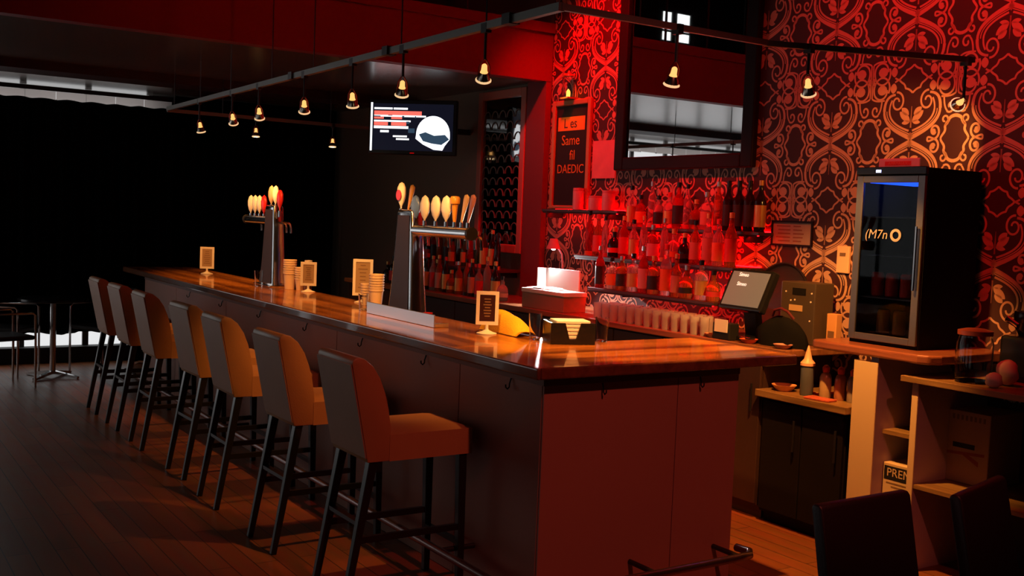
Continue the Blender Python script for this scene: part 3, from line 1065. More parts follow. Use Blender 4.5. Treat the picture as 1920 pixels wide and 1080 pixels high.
MB().bar((-.02, FY0 + .025, .30), (-.02, FY0 + .025, .62), .008, n=8).build('handle', M_chrome, door)
M_silver = pm('silver_print', (0.22, 0.20, 0.20), .4)
lg = link('lettering', text_mesh('(M7n', .068, M_silver, .0006, shear=.15), door)
lg.rotation_euler = FACE_MX
lg.location = (.0045, .060, .572)
rg = MB().lathe([(.033, 0), (.033, .002), (.019, .002), (.019, 0)], 24, close=False).build('emblem_ring', M_silver, door)
rg.rotation_euler = (0, -PI / 2, 0)
rg.location = (.006, -.060, .572)
MB().box(-.006, -.0041, .045, .075, H_ - .024, H_ - .010).build('display_light', pm('blue_display', (0.3, 0.3, 1), .4, emit=(0.45, 0.5, 1.0), strength=4.0), dc)
for k, z in enumerate((.24, .46, .66)):
    MB().box(.04, .43, FY0 + .027, FY1 - .027, z, z + .006).build('shelf', pm('cooler_shelf_wire', (.1, .1, .1), .3, .8), dc)
MB().box(.05, .42, FY0 + .05, FY1 - .05, H_ - .075, H_ - .061).build('interior_lamp', pm('cooler_blue_lamp', (0.1, 0.2, 1), .4, emit=(0.01, 0.08, 1.0), strength=4.0), dc)
# bottles standing inside on the cooler floor and a shelf
M_can = pm('amber_can', (0.45, 0.22, 0.04), .3, .3)
M_canred = pm('red_can', (0.35, 0.02, 0.02), .3)
for k, (yy, mat, z, lb) in enumerate(((-.13, M_can, .05, 'amber can at the right on the display cooler floor'), (-.03, M_can, .05, 'amber can in the middle of the display cooler floor'),
                                      (.07, M_can, .05, 'amber can at the left on the display cooler floor'), (-.14, M_canred, .246, 'red can at the right on the lower cooler shelf'),
                                      (-.06, M_canred, .246, 'red can, second from right on the lower cooler shelf'), (.03, M_canred, .246, 'red can, third from right on the lower cooler shelf'),
                                      (.12, M_canred, .246, 'red can at the left on the lower cooler shelf'))):
    t = thing('drink_can', lb, 'can', (FX + .12, yy, FZ0 + z), 0, 'cans in the display cooler')
    MB().lathe([(.026, 0), (.033, .008), (.033, .115), (.026, .128)], 16).build('body', mat, t, smooth=True)
    MB().lathe([(.026, .128), (.024, .126), (.001, .126)], 16, close=False).build('lid', M_steel, t)
sd = thing('sticker_card', 'small orange lit card with a red strip on top of the cooler', 'card', (FX + .10, .02, FZ1 + .0), 0)
MB().box(0, .012, -.125, .125, 0, .055).build('card', M_paper, sd, bevel=.003, seg=1)
MB().box(-.001, .0, -.075, .085, .018, .040).build('red_strip', pm('strip_red', (0.75, 0.03, 0.01), .5), sd)
tx = link('lettering', text_mesh('AMRMASILV', .022, pm('strip_text', (0.85, 0.25, 0.10), .5), .0003), sd)
tx.rotation_euler = FACE_MX
tx.location = (-.0016, .005, .029)

# small framed notice on the wallpaper
ns = thing('wall_notice', 'small landscape notice in a thin dark frame left of the cooler', 'sign', (WX - .002, 1.07, 1.64))
y0, y1, z0, z1 = -.155, .155, -.067, .067
MB().box(-.012, 0, y0 - .012, y0, z0 - .012, z1 + .012).box(-.012, 0, y1, y1 + .012, z0 - .012, z1 + .012).box(-.012, 0, y0, y1, z1, z1 + .012).box(-.012, 0, y0, y1, z0 - .012, z0).build('frame', M_mirrorframe, ns)
MB().box(-.006, 0, y0, y1, z0, z1).build('sheet', pm('notice_paper', (0.34, 0.25, 0.22), .6), ns)
ln = MB()
for k in range(5):
    zz = z1 - .022 - k * .023
    ln.box(-.0068, -.006, .012, .13 - .03 * random.random(), zz - .004, zz + .004)
    ln.box(-.0068, -.006, -.10 + .05 * random.random(), -.012, zz - .004, zz + .004)
ln.build('printed_lines', pm('notice_print', (0.22, 0.08, 0.05), .6), ns)

# ---------------------------------------------------------------- large mirror
lm = thing('wall_mirror', 'large wall mirror in a wide dark frame on the damask wallpaper', 'mirror', (WX - .002, 0, 0))
MY0, MY1, MZ0, MZ1 = 1.405, 2.825, 2.055, 3.75
fw = .105
MB().box(-.02, -.012, MY0 + fw - .01, MY1 - fw + .01, MZ0 + fw - .02, MZ1 - fw + .01).build('glass', M_mirror, lm)
f_ = MB()
f_.box(-.05, 0, MY0, MY0 + fw, MZ0, MZ1).box(-.05, 0, MY1 - fw, MY1, MZ0, MZ1)
f_.box(-.05, 0, MY0 + fw, MY1 - fw, MZ0, MZ0 + fw - .01).box(-.05, 0, MY0 + fw, MY1 - fw, MZ1 - fw, MZ1)
f_.build('frame', M_mirrorframe, lm, bevel=.01, seg=2)

# ---------------------------------------------------------------- small tall mirror on the brown wall
s2 = thing('framed_mirror', 'tall narrow mirror with scalloped rows in a reddish wooden frame', 'mirror', (WX - .002, 0, 0))
SY0, SY1, SZ0, SZ1 = 4.055, 4.83, 1.36, 2.785
fw = .075
MB().box(-.02, -.012, SY0 + fw - .01, SY1 - fw + .01, SZ0 + fw - .01, SZ1 - fw + .01).build('glass', pm('dim_mirror', (0.34, 0.34, 0.34), .05, 1.0), s2)
f_ = MB()
f_.box(-.045, 0, SY0, SY0 + fw, SZ0, SZ1).box(-.045, 0, SY1 - fw, SY1, SZ0, SZ1)
f_.box(-.045, 0, SY0 + fw, SY1 - fw, SZ0, SZ0 + fw).box(-.045, 0, SY0 + fw, SY1 - fw, SZ1 - fw, SZ1)
f_.build('frame', M_redframe, s2, bevel=.008, seg=2)
sc = MB()
for r_ in range(13):
    zz = SZ0 + fw + .03 + r_ * .098
    if zz > SZ1 - fw - .08:
        break
    for c_ in range(5):
        yy = SY0 + fw + .065 + c_ * .125
        arc = [(-.0215, yy + .052 * math.cos(a), zz + .062 * math.sin(a)) for a in [PI * k / 8 for k in range(9)]]
        sc.tube(arc, .006, 4)
scp = sc.build('scallop_pattern', pm('scallop_grey', (0.13, 0.13, 0.11), .5), s2)
scp['kind'] = 'stuff'

# ---------------------------------------------------------------- chalkboard, poster, ornament
cb = thing('chalkboard', 'tall chalkboard menu in a gilt frame on the red wallpaper', 'sign', (WX - .003, 3.42, 2.185))
hw, hh = .215, .40
MB().box(-.012, 0, -hw, hw, -hh, hh).build('board', pm('chalkboard_black', (0.012, 0.009, 0.008), .7), cb)
f_ = MB()
f_.box(-.03, 0, -hw - .045, -hw, -hh - .03, hh + .045).box(-.03, 0, hw, hw + .045, -hh - .03, hh + .045)
f_.box(-.03, 0, -hw, hw, -hh - .03, -hh).box(-.03, 0, -hw, hw, hh, hh + .045)
f_.build('frame', pm('gilt_frame', (0.50, 0.24, 0.08), .4, .3), cb, bevel=.008)
M_chalk = pm('chalk_yellow', (0.62, 0.34, 0.05), .8)
MB().box(-.0135, -.012, -.17, .19, .20, .31).build('painted_band', pm('painted_orange', (0.70, 0.30, 0.03), .7), cb)
for body, size, yy, zz, sh in (('L es', .11, .02, .255, 0), ('Same', .115, .01, .12, .2), ('fil', .11, -.02, .0, .2), ('DAEDIC', .10, 0, -.11, 0)):
    tx = link('lettering', text_mesh(body, size, M_chalk if size != .11 or zz < .1 else M_carddark, .0006), cb)
    tx.rotation_euler = FACE_MX
    tx.location = (-.0142, yy, zz)
# glass ornament lantern on the frame
ol = thing('glass_lantern', 'small glass lantern with a glowing base above the chalkboard frame', 'lantern', (WX - .06, 3.43, 2.631))
MB().box(-.045, .058, -.055, .055, 0, .012).build('base', pm('lantern_brass', (0.6, 0.35, 0.1), .35, .6), ol)
MB().lathe([(.042, .012), (.045, .05), (.045, .16), (.03, .18), (.028, .18), (.042, .155), (.042, .05), (.039, .014)], 16, close=False).build('glass', M_glass, ol, smooth=True)
MB().lathe([(.05, .18), (.046, .192), (.014, .205), (.008, .222), (.001, .225)], 16).build('cap', MATS['lantern_brass'], ol, smooth=True)
MB().lathe([(.016, .012), (.016, .06), (.006, .075), (.001, .08)], 12).build('candle', pm('candle_glow', (1, .6, .2), .5, emit=(1.0, 0.35, 0.05), strength=3.0), ol, smooth=True)
add_spot('candle_light', (WX - .16, 3.43, 2.69), (WX - .02, 3.42, 2.43), 1.6, (1, .38, .06), 80, .6, .02)
po = MB().box(-.006, 0, -.145, .145, -.145, .145).build('poster', pm('pink_poster', (0.62, 0.30, 0.32), .5, vary=.2, vscale=9))
po.location = (WX - .002, 3.0, 2.145)
tag(po, 'square pink poster pinned between the chalkboard and large mirror', 'poster')

# ---------------------------------------------------------------- shelves for bottles
def shelf(name_label, y0, y1, x0, z, led=True):
    t = thing('bottle_shelf', name_label, 'shelf', (0, 0, z), 0, 'wall shelves of the back bar')
    MB().box(x0, WX - .002, y0, y1, -.022, 0).build('board', pm('dark_shelf', (0.05, 0.025, 0.02), .35), t, bevel=.003, seg=1)
    if led:
        MB().box(x0 + .012, x0 + .022, y0 + .02, y1 - .02, -.028, -.022).build('light_strip', M_led, t)
        MB().box(x0 + .001, x0 + .010, y0 + .02, y1 - .02, -.032, -.022).build('light_channel', M_black, t)
        MB().box(WX - .014, WX - .006, y0 + .02, y1 - .02, .0, .006).build('light_strip', M_led, t)
    n = max(2, int((y1 - y0) / .9) + 1)
    for k in range(n):
        y = y0 + .1 + (y1 - y0 - .2) * k / (n - 1)
        MB().box(WX - .16, WX - .002, y - .008, y + .008, -.07, -.022).build('bracket', M_black, t)
    return t


shelf('top wall shelf below the large mirror carrying dark bottles', 1.22, 2.62, 2.46, 1.64)
shelf('upper wall shelf below the pink poster carrying red canisters', 2.64, 3.62, 2.46, 1.752)
shelf('middle wall shelf lined with bottles left of the terminal', 1.30, 2.98, 2.33, 1.41)
shelf('lowest wall shelf lined with bottles just above the glasses', 1.32, 2.62, 2.20, 1.19)
shelf('shelf lined with bottles below the tall narrow mirror', 4.06, 5.60, 2.28, 1.22, False)

# bottle kinds
PROFS = {
    'liquor': [(.036, 0), (.039, .006), (.039, .17), (.034, .195), (.015, .225), (.013, .275), (.015, .28), (.015, .29)],
    'wine': [(.034, 0), (.037, .006), (.037, .19), (.030, .215), (.016, .245), (.0135, .31), (.0145, .315)],
    'square': [(.040, 0), (.043, .006), (.043, .14), (.038, .165), (.016, .185), (.014, .235), (.016, .24)],
    'slim': [(.028, 0), (.031, .006), (.030, .20), (.022, .235), (.012, .26), (.011, .31), (.013, .315)],
    'squat': [(.045, 0), (.050, .01), (.050, .09), (.042, .12), (.017, .145), (.015, .20), (.017, .205)],
}
GL = {'clear': pm('bottle_clear', (0.90, 0.92, 0.92), .06, trans=.85, ior=1.25),
      'amber': pm('bottle_amber', (0.55, 0.22, 0.05), .08, trans=.75, ior=1.25),
      'green': pm('bottle_green', (0.10, 0.22, 0.08), .08, trans=.6, ior=1.25),
      'dark': pm('bottle_dark', (0.012, 0.008, 0.008), .12),
      'ruby': pm('bottle_ruby', (0.55, 0.04, 0.04), .08, trans=.7, ior=1.25)}
LB = {'cream': pm('label_cream', (0.45, 0.32, 0.22), .6), 'white': pm('label_white', (0.50, 0.42, 0.42), .6),
      'orange': pm('label_orange', (0.62, 0.25, 0.05), .6), 'black': pm('label_black', (0.02, 0.02, 0.02), .5),
      'red': pm('label_red', (0.5, 0.03, 0.03), .5), 'gold': pm('label_gold', (0.65, 0.42, 0.12), .35, .5)}
CP = {'black': M_blackgloss, 'gold': LB['gold'], 'red': LB['red'], 'silver': M_steel}
BCACHE = {}


def bottle(loc, kind, glass, lab, cap, label, group, rz=0.0, scale=1.0):
    key = (kind, glass, lab, cap)
    if key not in BCACHE:
        prof_ = PROFS[kind]
        n = 4 if kind == 'square' else 14
        body = MB().lathe(prof_, 14, sx=1.0, sy=1.0).mesh('bottle_body', GL[glass], smooth=True)
        rmax = max(p[0] for p in prof_)
        hs = [z for r, z in prof_ if r > rmax * .97]
        z0, z1 = min(hs) + .025, max(hs) - .02
        lm_ = MB().lathe([(rmax + .0008, z0), (rmax + .0008, z1)], 14, close=False).mesh('bottle_label', LB[lab], smooth=True)
        ht = prof_[-1][1]
        rc_ = prof_[-1][0]
        cm = MB().lathe([(rc_ + .001, ht - .02), (rc_ + .0015, ht + .012), (.001, ht + .014)], 12).mesh('bottle_cap', CP[cap], smooth=True)
        BCACHE[key] = (body, lm_, cm)
    body, lm_, cm = BCACHE[key]
    t = thing('liquor_bottle', label, 'bottle', loc, rz, group)
    t.scale = (scale, scale, scale)
    link('body', body, t)
    link('label_paper', lm_, t)
    link('cap', cm, t)
    return t


rnd = random.Random(11)
KN = list(PROFS)


def row(y0, y1, x, z, step, where, group, glasses=('clear', 'amber', 'ruby', 'dark', 'green', 'clear'), frm='right'):
    n = int((y1 - y0) / step)
    for k in range(n):
        y = y0 + (k + .5) * (y1 - y0) / n
        g = rnd.choice(glasses)
        l_ = rnd.choice(list(LB))
        c = rnd.choice(list(CP))
        kd = rnd.choice(KN)
        bottle((x + rnd.uniform(-.012, .012), y + rnd.uniform(-.006, .006), z), kd, g, l_, c,
               '%s bottle, %s label, %s from the %s on %s' % (g, l_, ORD[k], frm, where), group, rnd.uniform(0, 6), rnd.uniform(.9, 1.06))


# four dark bottles at the right end of the top shelf
for k, y in enumerate((1.29, 1.385, 1.48, 1.575)):
    bottle((2.535, y, 1.64), 'wine', 'dark', 'gold' if k == 0 else 'black', 'gold' if k == 0 else 'black',
           ('dark wine bottle with orange-gold label at the right end of the top shelf' if k == 0 else
            'plain dark wine bottle, %s from the right on the top shelf' % ORD[k]), 'dark bottles on the top shelf', 0, 1.0)
row(1.62, 2.60, 2.535, 1.64, .098, 'the left stretch of the top shelf', 'bottles on the top shelf', ('clear', 'clear', 'ruby', 'amber'))
row(1.34, 2.94, 2.395, 1.41, .105, 'the middle wall shelf', 'bottles on the middle shelf', ('clear', 'clear', 'ruby', 'amber', 'dark'))
row(1.34, 2.60, 2.262, 1.19, .108, 'the lowest wall shelf', 'bottles on the lowest shelf', ('clear', 'ruby', 'clear', 'amber'))
row(4.10, 5.56, 2.40, 1.22, .106, 'the shelf below the narrow mirror', 'bottles below the narrow mirror', ('dark', 'dark', 'amber', 'ruby', 'green'))
row(3.56, 5.7, 2.10, CZ, .11, 'the back counter below the narrow mirror', 'bottles on the far back counter', ('dark', 'amber', 'ruby', 'clear', 'amber', 'dark'))
# canisters on the shelf below the poster
for k, (y, r, h, lb) in enumerate(((3.22, .045, .17, 'tall red lit canister at the left on the shelf below the poster'),
                                   (3.00, .055, .11, 'squat red lit canister in the middle of the poster shelf'),
                                   (2.84, .050, .15, 'broad red lit canister at the right on the poster shelf'))):
    t = thing('canister', lb, 'canister', (2.53, y, 1.752), 0, 'canisters below the poster')
    MB().lathe([(r, 0), (r, h * .85), (r * .9, h * .88)], 18).build('body', pm('canister_pale', (0.62, 0.45, 0.45), .3), t, smooth=True)
    MB().lathe([(r * .98, h * .88), (r * .98, h), (r * .3, h * 1.01)], 18).build('lid', pm('canister_lid', (0.6, 0.3, 0.3), .3), t, smooth=True)

# rows of glasses on the back counter
M_tumbler = pm('tumbler_glass', (0.9, 0.85, 0.85), .08, trans=.72, ior=1.35)
gm_b = MB().lathe([(.026, 0), (.032, .11), (.0295, .11), (.0235, .008), (.001, .008)], 14, close=False).mesh('glass_bowl', M_tumbler, smooth=True)
gm_f = MB().lathe([(.026, 0), (.026, .004), (.001, .004)], 14).mesh('glass_foot', M_tumbler, smooth=True)
for r_, (x, lbl) in enumerate(((2.02, 'front'), (2.09, 'second'), (2.16, 'rear'))):
    for k in range(13):
        y = 1.20 + k * .088 + .04 * (r_ % 2)
        t = thing('drinking_glass', 'clear tumbler, %s from the right in the %s row on the back counter' % (ORD[k], lbl), 'glass', (x, y, CZ), 0, 'tumblers on the back counter')
        link('bowl', gm_b, t)
        link('foot', gm_f, t)
# ---------------------------------------------------------------- cash box, papers, lamp
cbx = thing('cash_box', 'brown wooden cash box with a white lid on the back counter', 'box', (2.07, 2.90, CZ), 0)
MB().box(-.07, .13, -.27, .27, 0, .115).build('body', pm('box_wood', (0.32, 0.15, 0.08), .5, vary=.15), cbx, bevel=.004)
MB().box(-.075, .135, -.275, .275, .115, .145).build('lid', M_white, cbx, bevel=.004)
pp = thing('paper_stack', 'bright white papers fanned out under the small lamp', 'papers', (2.10, 3.0, CZ + .146), 0)
rp = random.Random(3)
for k in range(5):
    m = MB().box(-.07, .07, -.12, .12, .002 * k, .002 * k + .0015)
    s = m.build('sheet', M_paper, pp)
    s.rotation_euler = (0, 0, rp.uniform(-.5, .5))
    s.location = (rp.uniform(-.03, .03), rp.uniform(-.04, .04), 0)
st2 = thing('standing_folder', 'white open folder standing behind the papers', 'folder', (2.30, 3.08, CZ), 0)
MB().box(0, .012, -.22, .22, 0, .29).build('cover', M_paper, st2)
MB().box(-.08, .0, .208, .22, 0, .29).build('cover', M_paper, st2)
dl = thing('desk_lamp', 'small pink shaded lamp lighting the white papers', 'lamp', (2.43, 3.24, CZ), 0)
MB().lathe([(.06, 0), (.06, .012), (.02, .02), (.012, .03)], 18).build('base', M_darkmetal, dl, smooth=True)
MB().tube([(0, 0, .02), (.0, 0, .20), (-.03, -.01, .40), (-.10, -.02, .48)], .008, 8).build('stem', pm('lamp_rose', (0.6, 0.3, 0.33), .4), dl, smooth=True)
sh = MB().lathe([(.028, .02), (.055, -.06), (.052, -.06), (.025, .017)], 18).build('shade', MATS['lamp_rose'], dl, smooth=True)
sh.location = (-.12, -.02, .50)
bl = MB().lathe([(.005, -.02), (.018, -.035), (.016, -.055), (.002, -.062)], 12).build('bulb', pm('lamp_bulb_white', (1, 1, 1), .4, emit=(1, .96, 1), strength=18.0), dl, smooth=True)
bl.location = (-.12, -.02, .49)
add_spot('lamp_light', (2.30, 3.22, 1.40), (2.14, 3.0, 1.1), 60.0, (1, .93, .95), 130, .5, .02)

# ---------------------------------------------------------------- point-of-sale terminal and neighbours
ps = thing('sales_terminal', 'dark touchscreen sales terminal with a grey screen on the back counter', 'terminal', (2.12, .955, CZ), math.radians(-4))
MB().box(-.08, .16, -.13, .13, 0, .03).build('base', M_blackgloss, ps, bevel=.006)
MB().beam((.07, 0, .02), (.03, 0, .24), .10, .05, side=(0, 1, 0)).build('neck', M_black, ps)
tilt = math.radians(24)
scn = MB().box(-.02, .03, -.185, .185, -.13, .13).build('housing', M_blackgloss, ps, bevel=.01)
scn.location = (.0, 0, .295)
scn.rotation_euler = (0, tilt, 0)
M_scr = pm('screen_grey', (0.1, 0.1, 0.1), .3, emit=(0.62, 0.46, 0.30), strength=.16)
sp = MB().box(-.023, -.0195, -.158, .158, -.108, .108).build('screen', M_scr, scn)
M_scrt = pm('screen_text', (1, 1, 1), .4, emit=(1.0, .9, .82), strength=.9)
for zz, yy in ((.088, .055), (.028, .045)):
    tx = link('lettering', text_mesh('Simeo', .034, M_scrt, .0003), scn)
    tx.rotation_euler = FACE_MX
    tx.location = (-.0242, yy, zz)
pr_ = thing('receipt_printer', 'small tan receipt block below the terminal screen', 'printer', (2.00, 1.02, CZ), 0)
MB().box(-.02, .06, -.07, .07, 0, .10).build('body', M_black, pr_, bevel=.006)
MB().box(-.025, -.02, -.055, .05, .045, .12).build('receipt', M_paper, pr_)

dm = thing('black_bag', 'slumped black bag right of the terminal', 'bag', (2.13, .68, CZ))
vv, ff = [], []
n1, n2 = 18, 10
for i in range(n1):
    for j in range(n2 + 1):
        a = 2 * PI * i / n1
        b = PI / 2 * j / n2
        r = math.cos(b) ** .5
        wob = 1 + .10 * math.sin(3 * a + 2 * b) + .06 * math.sin(7 * a)
        vv.append((.09 * r * wob * math.cos(a), .17 * r * wob * math.sin(a),   .15 * math.sin(b) ** .8 * (1 + .14 * math.sin(2 * a))))
for i in range(n1):
    for j in range(n2):
        a = i * (n2 + 1) + j
        b = ((i + 1) % n1) * (n2 + 1) + j
        ff.append((a, b, b + 1, a + 1))
MB().add(vv, ff).build('body', pm('bag_black', (0.006, 0.006, 0.006), .9, spec=.1), dm, smooth=True, angle=80)
MB().tube([(0, -.08, .16), (-.02, -.05, .20), (-.02, .0, .215), (-.02, .05, .20), (0, .08, .165)], .008, 8).build('strap', pm('bag_strap', (0.10, 0.01, 0.01), .5), dm, smooth=True)
hd = thing('round_tray', 'large round black tray leaning on the wall behind the terminal', 'tray', (2.50, 1.06, CZ))
tr = MB().lathe([(.215, 0), (.225, .004), (.23, .025), (.222, .025), (.21, .010), (.001, .010)], 36).build('disc', M_black, hd, smooth=True)
tr.rotation_euler = (0, -math.radians(80), 0)
tr.location = (.02, 0, .23)
mc = thing('card_machine', 'brown metal switch box with small lights right of the terminal', 'device', (2.32, .74, CZ))
MB().box(0, .16, -.12, .14, 0, .36).build('case', pm('device_brown', (0.06, 0.043, 0.028), .5), mc, bevel=.006)
MB().box(-.003, .0, -.05, .05, .285, .325).build('display', M_blackgloss, mc)
MB().box(-.004, .0, -.03, .07, .19, .225).build('label_plate', pm('plate_tan', (0.5, 0.33, 0.16), .6), mc)
for (yy, zz) in ((.10, .30), (-.09, .25), (.06, .25), (.03, .255), (-.09, .14), (-.095, .30)):
    MB().bar((-.004, yy, zz), (0, yy, zz), .005, n=8).build('button', M_white, mc)
for (y, x, wd, hh_, lb) in ((.56, 2.40, .07, .19, 'orange lit pack standing between the switch box and cooler'),):
    t = thing('snack_pack', lb, 'packet', (x, y, CZ), 0)
    MB().box(0, .05, -wd / 2, wd / 2, 0, hh_).build('box', pm('pack_orange', (0.62, 0.32, 0.12), .5), t, bevel=.004)
    MB().box(-.0012, 0, -wd / 2 + .012, wd / 2 - .012, .05, .09).build('printed_label', pm('pack_print', (0.16, 0.09, 0.05), .6), t)
wsb = thing('wall_switch_plate', 'cream wall plate beside the left edge of the cooler', 'switch', (WX - .002, .655, 1.50))
MB().box(-.02, 0, -.045, .045, -.08, .08).build('plate', pm('plate_cream', (0.70, 0.46, 0.28), .5), wsb, bevel=.004)
MB().box(-.024, -.02, -.02, .02, .02, .04).build('rocker', pm('rocker_dark', (0.16, 0.10, 0.05), .5), wsb)
# little dishes along the counter edge
for k, (y, mat, lb) in enumerate(((1.12, 'dish_tan', 'flat tan dish at the counter edge left of the terminal foot'), (.83, 'dish_red', 'orange-red bowl at the counter edge before the black bag'),
                                  (.57, 'dish_rose', 'rose coloured bowl at the end of the back counter'))):
    t = thing('small_bowl', lb, 'bowl', (2.02, y, CZ), 0, 'small bowls on the back counter edge')
    MB().lathe([(.03, 0), (.055, .025), (.052, .025), (.028, .005), (.001, .005)], 16, close=False).build('bowl', pm(mat, {'dish_tan': (.6, .32, .2), 'dish_red': (.65, .12, .05), 'dish_rose': (.5, .25, .2)}[mat], .3), t, smooth=True)
    MB().lathe([(.03, 0), (.03, .004), (.001, .004)], 16).build('foot', MATS[mat], t, smooth=True)

# squeeze bottles on the low work shelf
sq = thing('squeeze_bottle', 'grey squeeze bottle with an orange cone cap on the low shelf', 'bottle', (2.06, .42, .76), 0, 'bottles on the low work shelf')
MB().lathe([(.034, 0), (.036, .01), (.036, .15), (.030, .165)], 16).build('body', pm('squeeze_grey', (0.08, 0.085, 0.09), .35), sq, smooth=True)
MB().lathe([(.040, .165), (.040, .18), (.022, .20), (.014, .235), (.005, .27), (.003, .275)], 16).build('cone_cap', pm('cone_orange', (0.85, 0.45, 0.25), .4), sq, smooth=True)
for k, (y, x, lb) in enumerate(((.325, 2.10, 'short sauce bottle with red cap beside the squeeze bottle'), (.24, 2.12, 'red capped sauce bottle in the middle of the low shelf'),
                                (.155, 2.12, 'red capped sauce bottle nearest the cream post'))):
    t = thing('sauce_bottle', lb, 'bottle', (x, y, .76), 0, 'bottles on the low work shelf')
    MB().lathe([(.030, 0), (.032, .008), (.032, .11), (.024, .13), (.014, .14)], 14).build('body', pm('sauce_%d' % k, ((.42, .28, .14), (.40, .16, .08), (.28, .22, .18))[k], .2), t, smooth=True)
    MB().lathe([(.018, .14), (.020, .165), (.010, .178), (.001, .18)], 14).build('cap', pm('sauce_cap', (0.7, 0.10, 0.04), .3), t, smooth=True)
t = thing('small_bowl', 'shallow orange bowl at the left end of the low work shelf', 'bowl', (2.06, .58, .76), 0)
MB().lathe([(.04, 0), (.070, .035), (.066, .035), (.036, .005), (.001, .005)], 18, close=False).build('bowl', pm('bowl_orange', (.75, .35, .15), .35), t, smooth=True)
MB().lathe([(.04, 0), (.04, .004), (.001, .004)], 16).build('foot', MATS['bowl_orange'], t, smooth=True)
t = thing('cutting_board', 'small red board lying before the sauce bottles', 'board', (2.01, .28, .76), .1)
MB().box(-.04, .04, -.08, .08, 0, .012).build('board', pm('board_red', (.5, .10, .05), .35), t, bevel=.004)

# boxes in the shelving
bx = thing('printed_carton', 'yellowish printed carton with bold black lettering inside the shelving', 'box', (2.08, -.186, .31), 0)
MB().box(0, .30, -.095, .092, 0, .19).build('carton', pm('carton_yellow', (0.62, 0.46, 0.24), .6), bx, bevel=.003, seg=1)
MB().box(-.001, 0, -.09, .085, .105, .175).build('black_band', M_black, bx)
tx = link('lettering', text_mesh('PREM', .060, pm('carton_letter', (0.62, 0.46, 0.24), .6), .0004), bx)
tx.rotation_euler = FACE_MX
tx.location = (-.0018, -.002, .142)
ln = MB()
for k in range(4):
    ln.box(-.001, 0, -.07 + .02 * (k % 2), .07 - .03 * (k % 3), .085 - k * .018, .092 - k * .018)
ln.build('printed_lines', pm('carton_print', (.2, .12, .05), .6), bx)
b2 = thing('cardboard_box', 'tall cardboard box with a dark arrow print under the side counter', 'box', (2.28, -.415, .44), 0)
MB().box(0, .28, -.125, .128, 0, .36).build('carton', M_cardboard, b2, bevel=.003, seg=1)
MB().box(-.001, 0, -.05, .07, .175, .20).build('dark_print', M_black, b2)
pg = MB()
pg.add([(-.0012, .11, .150), (-.0012, -.105, .165), (-.0012, -.105, .150), (-.0012, .11, .135)], [(0, 1, 2, 3)])
pg.add([(-.0014, .02, .145), (-.0014, -.075, .095), (-.0014, -.075, .120), (-.0014, -.01, .15)], [(0, 1, 2, 3)])
pg.build('arrow_print', pm('arrow_red', (0.30, 0.06, 0.03), .6), b2)
ln = MB()
for k in range(8):
    ln.box(-.001, 0, -.10 + k * .024, -.088 + k * .024, .315, .34)
ln.build('printed_lines', MATS['carton_print'], b2)

# right counter things
gj = thing('glass_jar', 'large clear glass jar on the side counter right of the cooler', 'jar', (2.13, -.525, .972))
gj.scale = (.85, .85, .95)
MB().lathe([(.085, 0), (.098, .01), (.100, .20), (.090, .225), (.090, .24), (.087, .24), (.087, .225), (.096, .20), (.094, .012), (.001, .012)], 24, close=False).build('body', M_glass, gj, smooth=True)
MB().lathe([(.085, 0), (.085, .003), (.001, .003)], 24).build('foot', M_glass, gj, smooth=True)
MB().lathe([(.094, .24), (.094, .262), (.05, .272), (.001, .274)], 24).build('lid', pm('jar_lid_red', (0.35, 0.08, 0.05), .3, .3), gj, smooth=True)
for k, (x, y, z, s, lb) in enumerate(((2.06, -.68, .972, .036, 'round pale napkin bundle at the front of the side counter'),
                                      (2.20, -.66, .972, .050, 'tall red lit napkin bundle behind the pale one'))):
    vv, ff = [], []
    n1, n2 = 16, 10
    for i in range(n1):
        for j in range(n2 + 1):
            a = 2 * PI * i / n1
            b = -PI / 2 + PI * j / n2
            wob = 1 + .15 * math.sin(3 * a + k) + .10 * math.sin(5 * b + 2 * a)
            vv.append((s * wob * math.cos(b) * math.cos(a), s * wob * math.cos(b) * math.sin(a), s * (1.02 if k == 0 else 1.25) * (1 + math.sin(b))))
    for i in range(n1):
        for j in range(n2):
            a = i * (n2 + 1) + j
            b = ((i + 1) % n1) * (n2 + 1) + j
            ff.append((a, b, b + 1, a + 1))
    o = MB().add(vv, ff).build('napkin_bundle', pm('napkin_rose', (0.65, 0.42, 0.36), .6), smooth=True, angle=80)
    o.location = (x, y, z)
    tag(o, lb, 'napkins', 'napkin bundles on the side counter')
# coffee-grinder like appliance in the dark corner with glossy red reflections
ap = thing('dark_appliance', 'dark appliance with a shiny lever in the corner right of the jar', 'appliance', (2.46, -.60, .972))
MB().box(-.09, .11, -.16, .10, 0, .22).build('body', M_blackgloss, ap, bevel=.015)
MB().lathe([(.05, .22), (.07, .26), (.08, .32), (.075, .34), (.001, .345)], 18).build('hopper', M_blackgloss, ap, smooth=True)
MB().tube([(-.05, .02, .26), (-.12, .05, .30), (-.16, .02, .31), (-.17, -.04, .28)], .012, 8).build('lever', M_chrome, ap, smooth=True)

